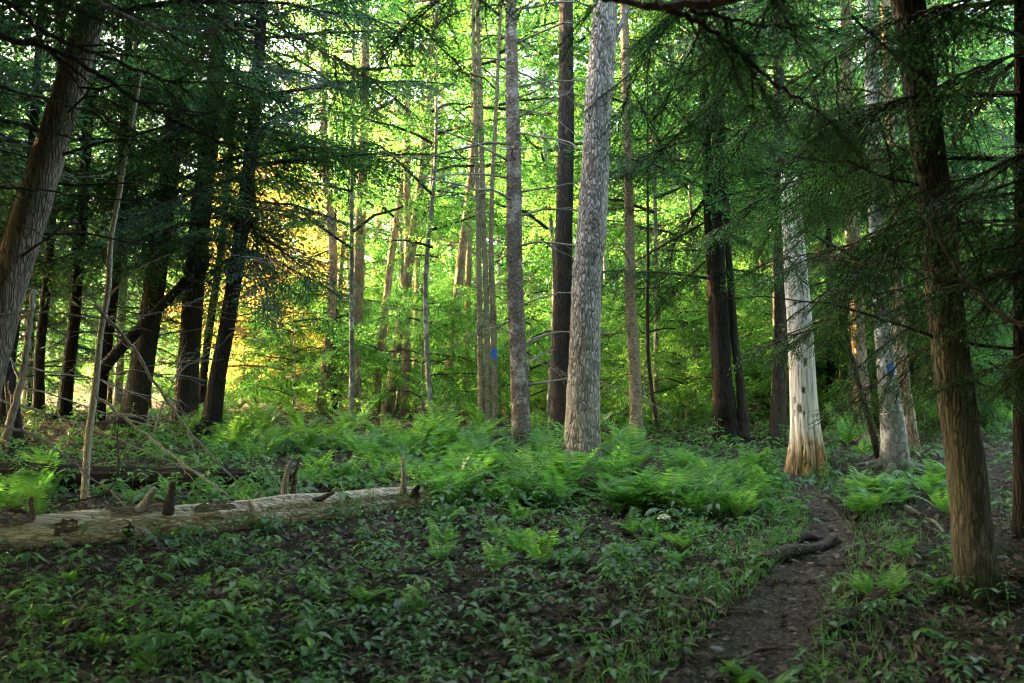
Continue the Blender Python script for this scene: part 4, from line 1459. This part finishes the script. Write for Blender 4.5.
ground_stick([(925, 590), (950, 605), (968, 622), (985, 630)], .018, .010, 'root', 'fallen_stick', 'dark stick at the foot of the ridged trunk', 'stick', .8)
ground_stick([(1000, 575), (1030, 585)], .05, .05, 'root', 'fallen_log', 'stub of a log right of the ridged trunk foot', 'log', .6)
ground_stick([(690, 447), (720, 441), (760, 440)], .05, .03, 'oldlog', 'fallen_log', 'dark log lying on the litter below the dark twin stem', 'log', .5)
ground_stick([(682, 458), (695, 466), (706, 471)], .02, .012, 'sapling', 'fallen_stick', 'pale stick on the litter below the dark twin stem', 'stick', .8)
ground_stick([(800, 560), (880, 570), (940, 566)], .014, .007, 'twig', 'fallen_stick', 'thin twig from the path towards the ridged trunk', 'stick', .9)
ground_stick([(300, 640), (350, 622), (420, 618)], .010, .005, 'dead', 'fallen_stick', 'thin twig on the dark litter in the left foreground', 'stick', .9)

ground_stick([(716, 668), (760, 655), (800, 652)], .022, .010, 'root', 'tree_root', 'low root across the near end of the path beside the bottom fern', 'root', .75)
ground_stick([(745, 590), (775, 584), (812, 586)], .018, .010, 'root', 'tree_root', 'thin root across the path just below the worn log step', 'root', .75)
ground_stick([(788, 524), (812, 519), (836, 522)], .020, .012, 'root', 'tree_root', 'thin root across the narrow top of the path', 'root', .75)
gs = np.random.default_rng(99)
for k in range(26):
    y = gs.uniform(6.3, 10.5)
    c, w = path_x(y)
    x = c + gs.normal(0, .7) * w
    r = gs.uniform(.012, .035)
    ph = gs.uniform(0, 6, 3)
    u = np.linspace(-1, 1, 7)
    G = Geo()
    G.add(*tube(np.stack([u * 0, u * 0, u * r * .6], 1), np.sqrt(np.clip(1 - u ** 2, 0, 1)) * r + 1e-4, 10, lambda th, s: 1 + .25 * np.sin(2 * th + ph[0]) + .12 * np.sin(3 * th + ph[1])))
    tag(G.build('pebble', M['stone'], smooth=True, loc=(x, y, float(H(x, y)) + r * .3)), 'small grey pebble on the trodden soil of the path', 'pebble', 'pebbles on the path')
# stones
for k, (px, py, w, lab) in enumerate([(544, 626, 9, 'pale stone by the left end of the short root'), (534, 612, 14, 'flat pale stone left of the path, largest in the moss'), (512, 617, 8, 'small pale stone furthest left in the moss'),
                                      (716, 654, 13, 'flat pale stone lying in the path bottom'), (792, 604, 9, 'small grey stone in the middle of the path'), (640, 645, 8, 'small stone against the longest root'),
                                      (1003, 560, 11, 'white stone right of the ridged trunk'), (790, 502, 16, 'flat grey stone where the path leaves the ferns'), (470, 522, 15, 'dark stone under the ferns right of the fallen log')]):
    p = ground(px, py)
    r = w / 2 / FPX * p[1]
    g2 = np.random.default_rng(700 + k)
    u = np.linspace(-1, 1, 9)
    prof = np.sqrt(np.clip(1 - u ** 2, 0, 1)) * r
    ph = g2.uniform(0, 6, 5)
    G = Geo()
    V, F = tube(np.stack([u * 0, u * 0, u * r * .55], 1), prof + 1e-4, 14, lambda th, s: 1 + .22 * np.sin(2 * th + ph[0]) + .12 * np.sin(3 * th + ph[1] + s * 30) + .07 * np.sin(5 * th + ph[2]))
    G.add(V, F)
    tag(G.build('stone', M['stone'], smooth=True, loc=(p[0], p[1], p[2] + r * .2)), lab, 'stone')


# ------------------------------------------------------------------ ferns
def fern_mesh(seed, nf=9, L0=.62):
    g = np.random.default_rng(seed)
    G = Geo()
    for k in range(nf):
        az = k * 2 * PI / nf + g.normal(0, .35)
        L_ = L0 * g.uniform(.65, 1.15)
        n = 20
        s = np.linspace(0, 1, n)
        el = np.radians(g.uniform(58, 82)) - s ** 1.4 * np.radians(g.uniform(55, 105))
        ds = L_ / (n - 1)
        hr = np.concatenate([[0], np.cumsum(np.cos(el[:-1]) * ds)])
        vz = np.concatenate([[0], np.cumsum(np.sin(el[:-1]) * ds)])
        bend = g.normal(0, .12) * L_ * s ** 2
        ca, sa = math.cos(az), math.sin(az)
        C = np.stack([hr * ca - bend * sa, hr * sa + bend * ca, vz], 1)
        G.add(*tube(C[::3], np.linspace(.004, .0012, len(C[::3])), 3, closed=False), 0)
        T = np.gradient(C, axis=0)
        T /= np.linalg.norm(T, axis=1)[:, None]
        side = np.array([-sa, ca, 0])
        nrm = np.cross(T, side)
        idx = np.arange(4, n)
        u = (idx - 4) / (n - 5)
        pl = L_ * .25 * np.interp(u, [0, .12, .35, .7, 1], [.55, .85, 1, .62, .06])
        for sgn in (-1, 1):
            D = side * sgn + T[idx] * .35 + nrm[idx] * -.12 + np.stack([g.normal(0, .06, len(idx))] * 3, 1)
            D = D / np.linalg.norm(D, axis=1)[:, None]
            # each pinna: a toothed taper of three leaflets' outline
            P0 = C[idx]
            w = pl * .19 + .007
            G.add(*leaf_quads(P0, D, nrm[idx] * -1, pl, w), 0)
    return G.mesh('fern', [M['fern']])


def off_path(p, f=1.05):
    c, w = path_x(p[1])
    return abs(p[0] - c) > w * f


gn = snoise(17, 6, .15, .9)
FERN = [fern_mesh(800 + k, [9, 7, 10, 6, 8][k], [.78, .66, .85, .6, .72][k]) for k in range(5)]
cnt = 0


def fern(px, py, sc, lab, grp='ferns'):
    global cnt
    p = ground(px, py)
    pg = ground(px, py)
    if 'dense patch' in lab and gn(pg[0] * 2.2 + 5, pg[1] * 2.2) < gf.uniform(-1.4, .1):
        return
    if 552 < px < 612 and 464 < py < 512 and sc < 1.15:
        if gf.random() < .7:
            return
        sc *= .7
    if py < 630 and not off_path(p):
        return
    o = bpy.data.objects.new('fern', FERN[cnt % 5])
    COL.objects.link(o)
    o.location = (p[0], p[1], p[2] - .02)
    o.rotation_euler = (gf.normal(0, .1), gf.normal(0, .1), gf.uniform(0, 6.28))
    sc *= .72
    o.scale = (sc, sc, sc * gf.uniform(.75, 1.1))
    cnt += 1
    return tag(o, lab, 'fern', grp)


gf = np.random.default_rng(88)
fern_zones = [
    (26, (20, 420), (575, 680), (.22, .4), 'tiny fern on the dark litter of the left foreground'),
    (48, (430, 575), (452, 515), (.5, 1.25), 'tall bright fern in the dense patch left of the pale trunk foot'),
    (42, (590, 720), (458, 520), (.5, 1.2), 'tall bright fern in the dense patch right of the pale trunk foot'),
    (22, (710, 800), (462, 520), (.55, .9), 'fern on the bank left of the path bend'),
    (28, (310, 430), (445, 488), (.55, .9), 'fern behind the mossy broken end of the fallen log'),
    (12, (0, 60), (480, 520), (.7, 1.0), 'fern behind the pale fallen log, left of the crooked sapling'),
    (10, (95, 260), (488, 512), (.4, .65), 'small fern between the pale log and the dark rotting log'),
    (20, (850, 960), (478, 520), (.6, .95), 'fern in the shade between the snag and the ridged trunk'),
    (9, (830, 950), (530, 600), (.3, .6), 'shaded fern right of the path'),
    (5, (715, 800), (668, 705), (.3, .5), 'dark fern at the bottom of the path'),
    (22, (420, 700), (520, 570), (.4, .65), 'small fern below the dense fern patch'),
]
for n_, xr, yr, sr, lab in fern_zones:
    for k in range(n_):
        fern(gf.uniform(*xr), gf.uniform(*yr), gf.uniform(*sr), lab)
for px, py, sc in ((548, 482, 1.25), (612, 486, 1.3), (626, 474, 1.3), (500, 478, 1.2), (470, 492, 1.1), (455, 470, 1.1)):
    fern(px, py, sc, 'largest arching fern at the foot of the pale trunk')


# ------------------------------------------------------------------ seedlings and herbs
def herb_arr(seed, nl, leaf, hgt):
    g = np.random.default_rng(seed)
    G = Geo()
    top = np.array([g.normal(0, .02), g.normal(0, .02), hgt])
    G.add(*tube(np.linspace([0, 0, 0], top, 4), [.003, .0025, .002, .0015], 4, closed=False), 0)
    for k in range(nl):
        z = hgt * g.uniform(.55, 1.0) if k >= 3 else hgt
        az = k * 2.4 + g.normal(0, .3)
        L_ = leaf * g.uniform(.7, 1.2)
        w = L_ * g.uniform(.5, .68)
        tl = g.uniform(-.35, .15)
        d = np.array([math.cos(az), math.sin(az), tl])
        d /= np.linalg.norm(d)
        sd = np.array([-math.sin(az), math.cos(az), g.normal(0, .15)])
        up = np.cross(d, sd)
        b0 = top * (z / hgt) + d * .03
        us = np.array([0, .22, .5, .78, 1.0])
        ws = np.array([.02, .78, 1.0, .55, .02]) * w / 2
        dz = -.35 * L_ * us ** 2
        mid = b0 + d * (us * L_)[:, None] + np.array([0, 0, 1.]) * dz[:, None]
        e1 = mid + sd * ws[:, None] + up * (ws * .35)[:, None]
        e2 = mid - sd * ws[:, None] + up * (ws * .35)[:, None]
        V = np.vstack([mid, e1, e2])
        F = []
        for q in range(4):
            F += [[q, q + 1, 5 + q + 1, 5 + q], [q + 1, q, 10 + q, 10 + q + 1]]
        G.add(V, F)
        G.add(*tube(np.linspace(top * (z / hgt), b0 + d * .005, 3), [.0015, .0015, .001], 3, closed=False), 0)
    return G.arr()


HERB = [herb_arr(900 + k, [6, 8, 5, 9, 7, 4, 3, 3, 12, 5][k], [.075, .06, .09, .05, .07, .10, .08, .055, .04, .12][k], [.16, .22, .10, .26, .16, .12, .07, .05, .30, .09][k]) for k in range(10)]
HERBM = []
for A in HERB:
    G = Geo()
    G.addarr(A)
    HERBM.append(G.mesh('seedling', [M['herb']], smooth=True))
gh = np.random.default_rng(91)


k = 0
herb_zones = [(60, (0, 330), (600, 700), 'broad-leaved seedling at the bottom left of the forest floor'), (150, (0, 420), (560, 690), 'broad-leaved seedling on the dark litter in the left foreground'), (45, (420, 640), (560, 660), 'broad-leaved seedling on the litter in the middle foreground'),
              (60, (150, 520), (520, 570), 'leafy seedling just below the fallen log'), (30, (560, 760), (520, 590), 'leafy seedling between the ferns and the path'), (12, (800, 1000), (540, 660), 'shaded seedling right of the path')]
for n_, xr, yr, lab in herb_zones:
    for _ in range(n_):
        p = ground(gh.uniform(*xr), gh.uniform(*yr))
        if not off_path(p) or gn(p[0] * 1.5, p[1] * 1.5) < gh.uniform(-.8, .5):
            continue
        o = bpy.data.objects.new('seedling', HERBM[gh.integers(10)])
        k += 1
        COL.objects.link(o)
        o.location = (p[0], p[1], p[2] - .01)
        o.rotation_euler = (gh.normal(0, .12), gh.normal(0, .12), gh.uniform(0, 6.28))
        s_ = gh.uniform(.6, 1.4)
        o.scale = (s_, s_, s_)
        tag(o, lab, 'seedling', 'seedlings')

# small ground cover, uncountable
G = Geo()
m = 0
while m < 4700:
    y = 5.5 + 14.5 * gh.random() ** 1.35
    x = gh.uniform(-.5, .5) * y
    if gn(x, y) < gh.uniform(-1.5, .25) or not off_path((x, y), .85):
        continue
    if x > .28 * y and gh.random() < .6:
        continue
    A = HERB[gh.integers(10)]
    s_ = gh.uniform(.3, .95) if y < 10 else gh.uniform(.5, 1.5)
    G.addarr(A, rotm(gh.uniform(0, 6.28), gh.normal(0, .15), gh.normal(0, .15)) * s_, (x, y, float(H(x, y)) - .01))
    m += 1
tag(G.build('ground_cover', [M['herb']], smooth=True), kind='stuff')

G = Geo()
m = 0
FA = []
for me in FERN[:2]:
    v = np.empty(len(me.vertices) * 3, np.float32)
    me.vertices.foreach_get('co', v)
    FA.append(v.reshape(-1, 3))
FQ = []
for me in FERN[:2]:
    f = np.empty(len(me.loops), np.int32)
    me.loops.foreach_get('vertex_index', f)
    FQ.append(f.reshape(-1, 4))
while m < 230:
    y = gh.uniform(13.5, 30)
    x = gh.uniform(-.3, .48) * y
    if gn(x * .6, y * .6) < gh.uniform(-.8, .5) or (.12 < x / y < .28 and y < 19):
        continue
    q = gh.integers(2)
    G.addarr((FA[q], FQ[q], np.zeros(len(FQ[q]), int)), rotm(gh.uniform(0, 6.28)) * gh.uniform(.5, .95), (x, y, float(H(x, y)) - .02))
    m += 1
tag(G.build('undergrowth', [M['fern']]), kind='stuff')

# leafy shrubbery on the plateau behind the ferns
G = Geo()
m = 0
while m < 1100:
    y = 21 + 27 * gh.random() ** .8
    x = gh.uniform(-.5, .5) * y
    if gn(x * .5, y * .5) < gh.uniform(-.9, .3) or (x < -.22 * y and y < 27):
        continue
    put(G, LEAFY[gh.integers(4)] if y < 30 else LEAFY_FAR[gh.integers(3)], (x, y, float(H(x, y)) + gh.uniform(.05, .9)), gh.uniform(0, 6.28), gh.normal(.3, .4), gh.normal(0, .5), gh.uniform(.35, .75))
    m += 1
tag(G.build('shrubbery', [M['twig'], M['maple']]), kind='stuff')

# grass tufts beside the path
n_ = 2600
y = gh.uniform(6, 13, n_)
c, w = path_x(y)
x = c + (w + np.abs(gh.normal(0, .35, n_))) * gh.choice([-1, 1], n_, p=[.65, .35])
P0 = np.stack([x, y, H(x, y) - .01], 1)
D = np.stack([gh.normal(0, .5, n_), gh.normal(0, .5, n_), np.ones(n_)], 1)
N_ = np.stack([gh.normal(0, 1, n_), gh.normal(0, 1, n_), gh.normal(0, .3, n_)], 1)
G = Geo()
G.add(*leaf_quads(P0, D, N_, gh.uniform(.06, .2, n_), np.full(n_, .008)))
tag(G.build('grass', [M['herb']]), kind='stuff')

# leaf litter
n_ = 34000
y = 5 + 17 * gh.random(n_) ** 1.4
x = gh.uniform(-.52, .52, n_) * y
c, w = path_x(y)
keep = (np.abs(x - c) > w * .8) | (gh.random(n_) < .45)
x, y = x[keep], y[keep]
n_ = len(x)
P0 = np.stack([x, y, H(x, y) + gh.uniform(.003, .03, n_)], 1)
az = gh.uniform(0, 6.28, n_)
D = np.stack([np.cos(az), np.sin(az), gh.normal(.12, .35, n_)], 1)
N_ = np.stack([gh.normal(0, .4, n_), gh.normal(0, .4, n_), np.ones(n_)], 1)
L_ = gh.uniform(.03, .10, n_)
G = Geo()
G.add(*leaf_quads(P0, D, N_, L_, L_ * gh.uniform(.45, .75, n_)))
tag(G.build('leaf_litter', [M['litter']]), kind='stuff')

# white flower head above the herbs
p = ground(664, 540)
root = thing('wildflower', p, 'single white flower head on a stem below the dense ferns', 'flower')
G = Geo()
tp = at(664, 519, p[1]) - p
G.add(*tube(np.linspace([0, 0, 0], tp, 4), [.004, .003, .003, .002], 5))
G.build('stem', M['herb'], root)
G = Geo()
m = 60
d3 = gf.normal(0, 1, (m, 3))
d3[:, 2] = np.abs(d3[:, 2])
d3 /= np.linalg.norm(d3, axis=1)[:, None]
G.add(*leaf_quads(tp + d3 * .02 * np.array([1.6, 1, .8]), d3, gf.normal(0, 1, (m, 3)), np.full(m, .03), np.full(m, .018)))
G.build('flower_head', M['petal'], root)
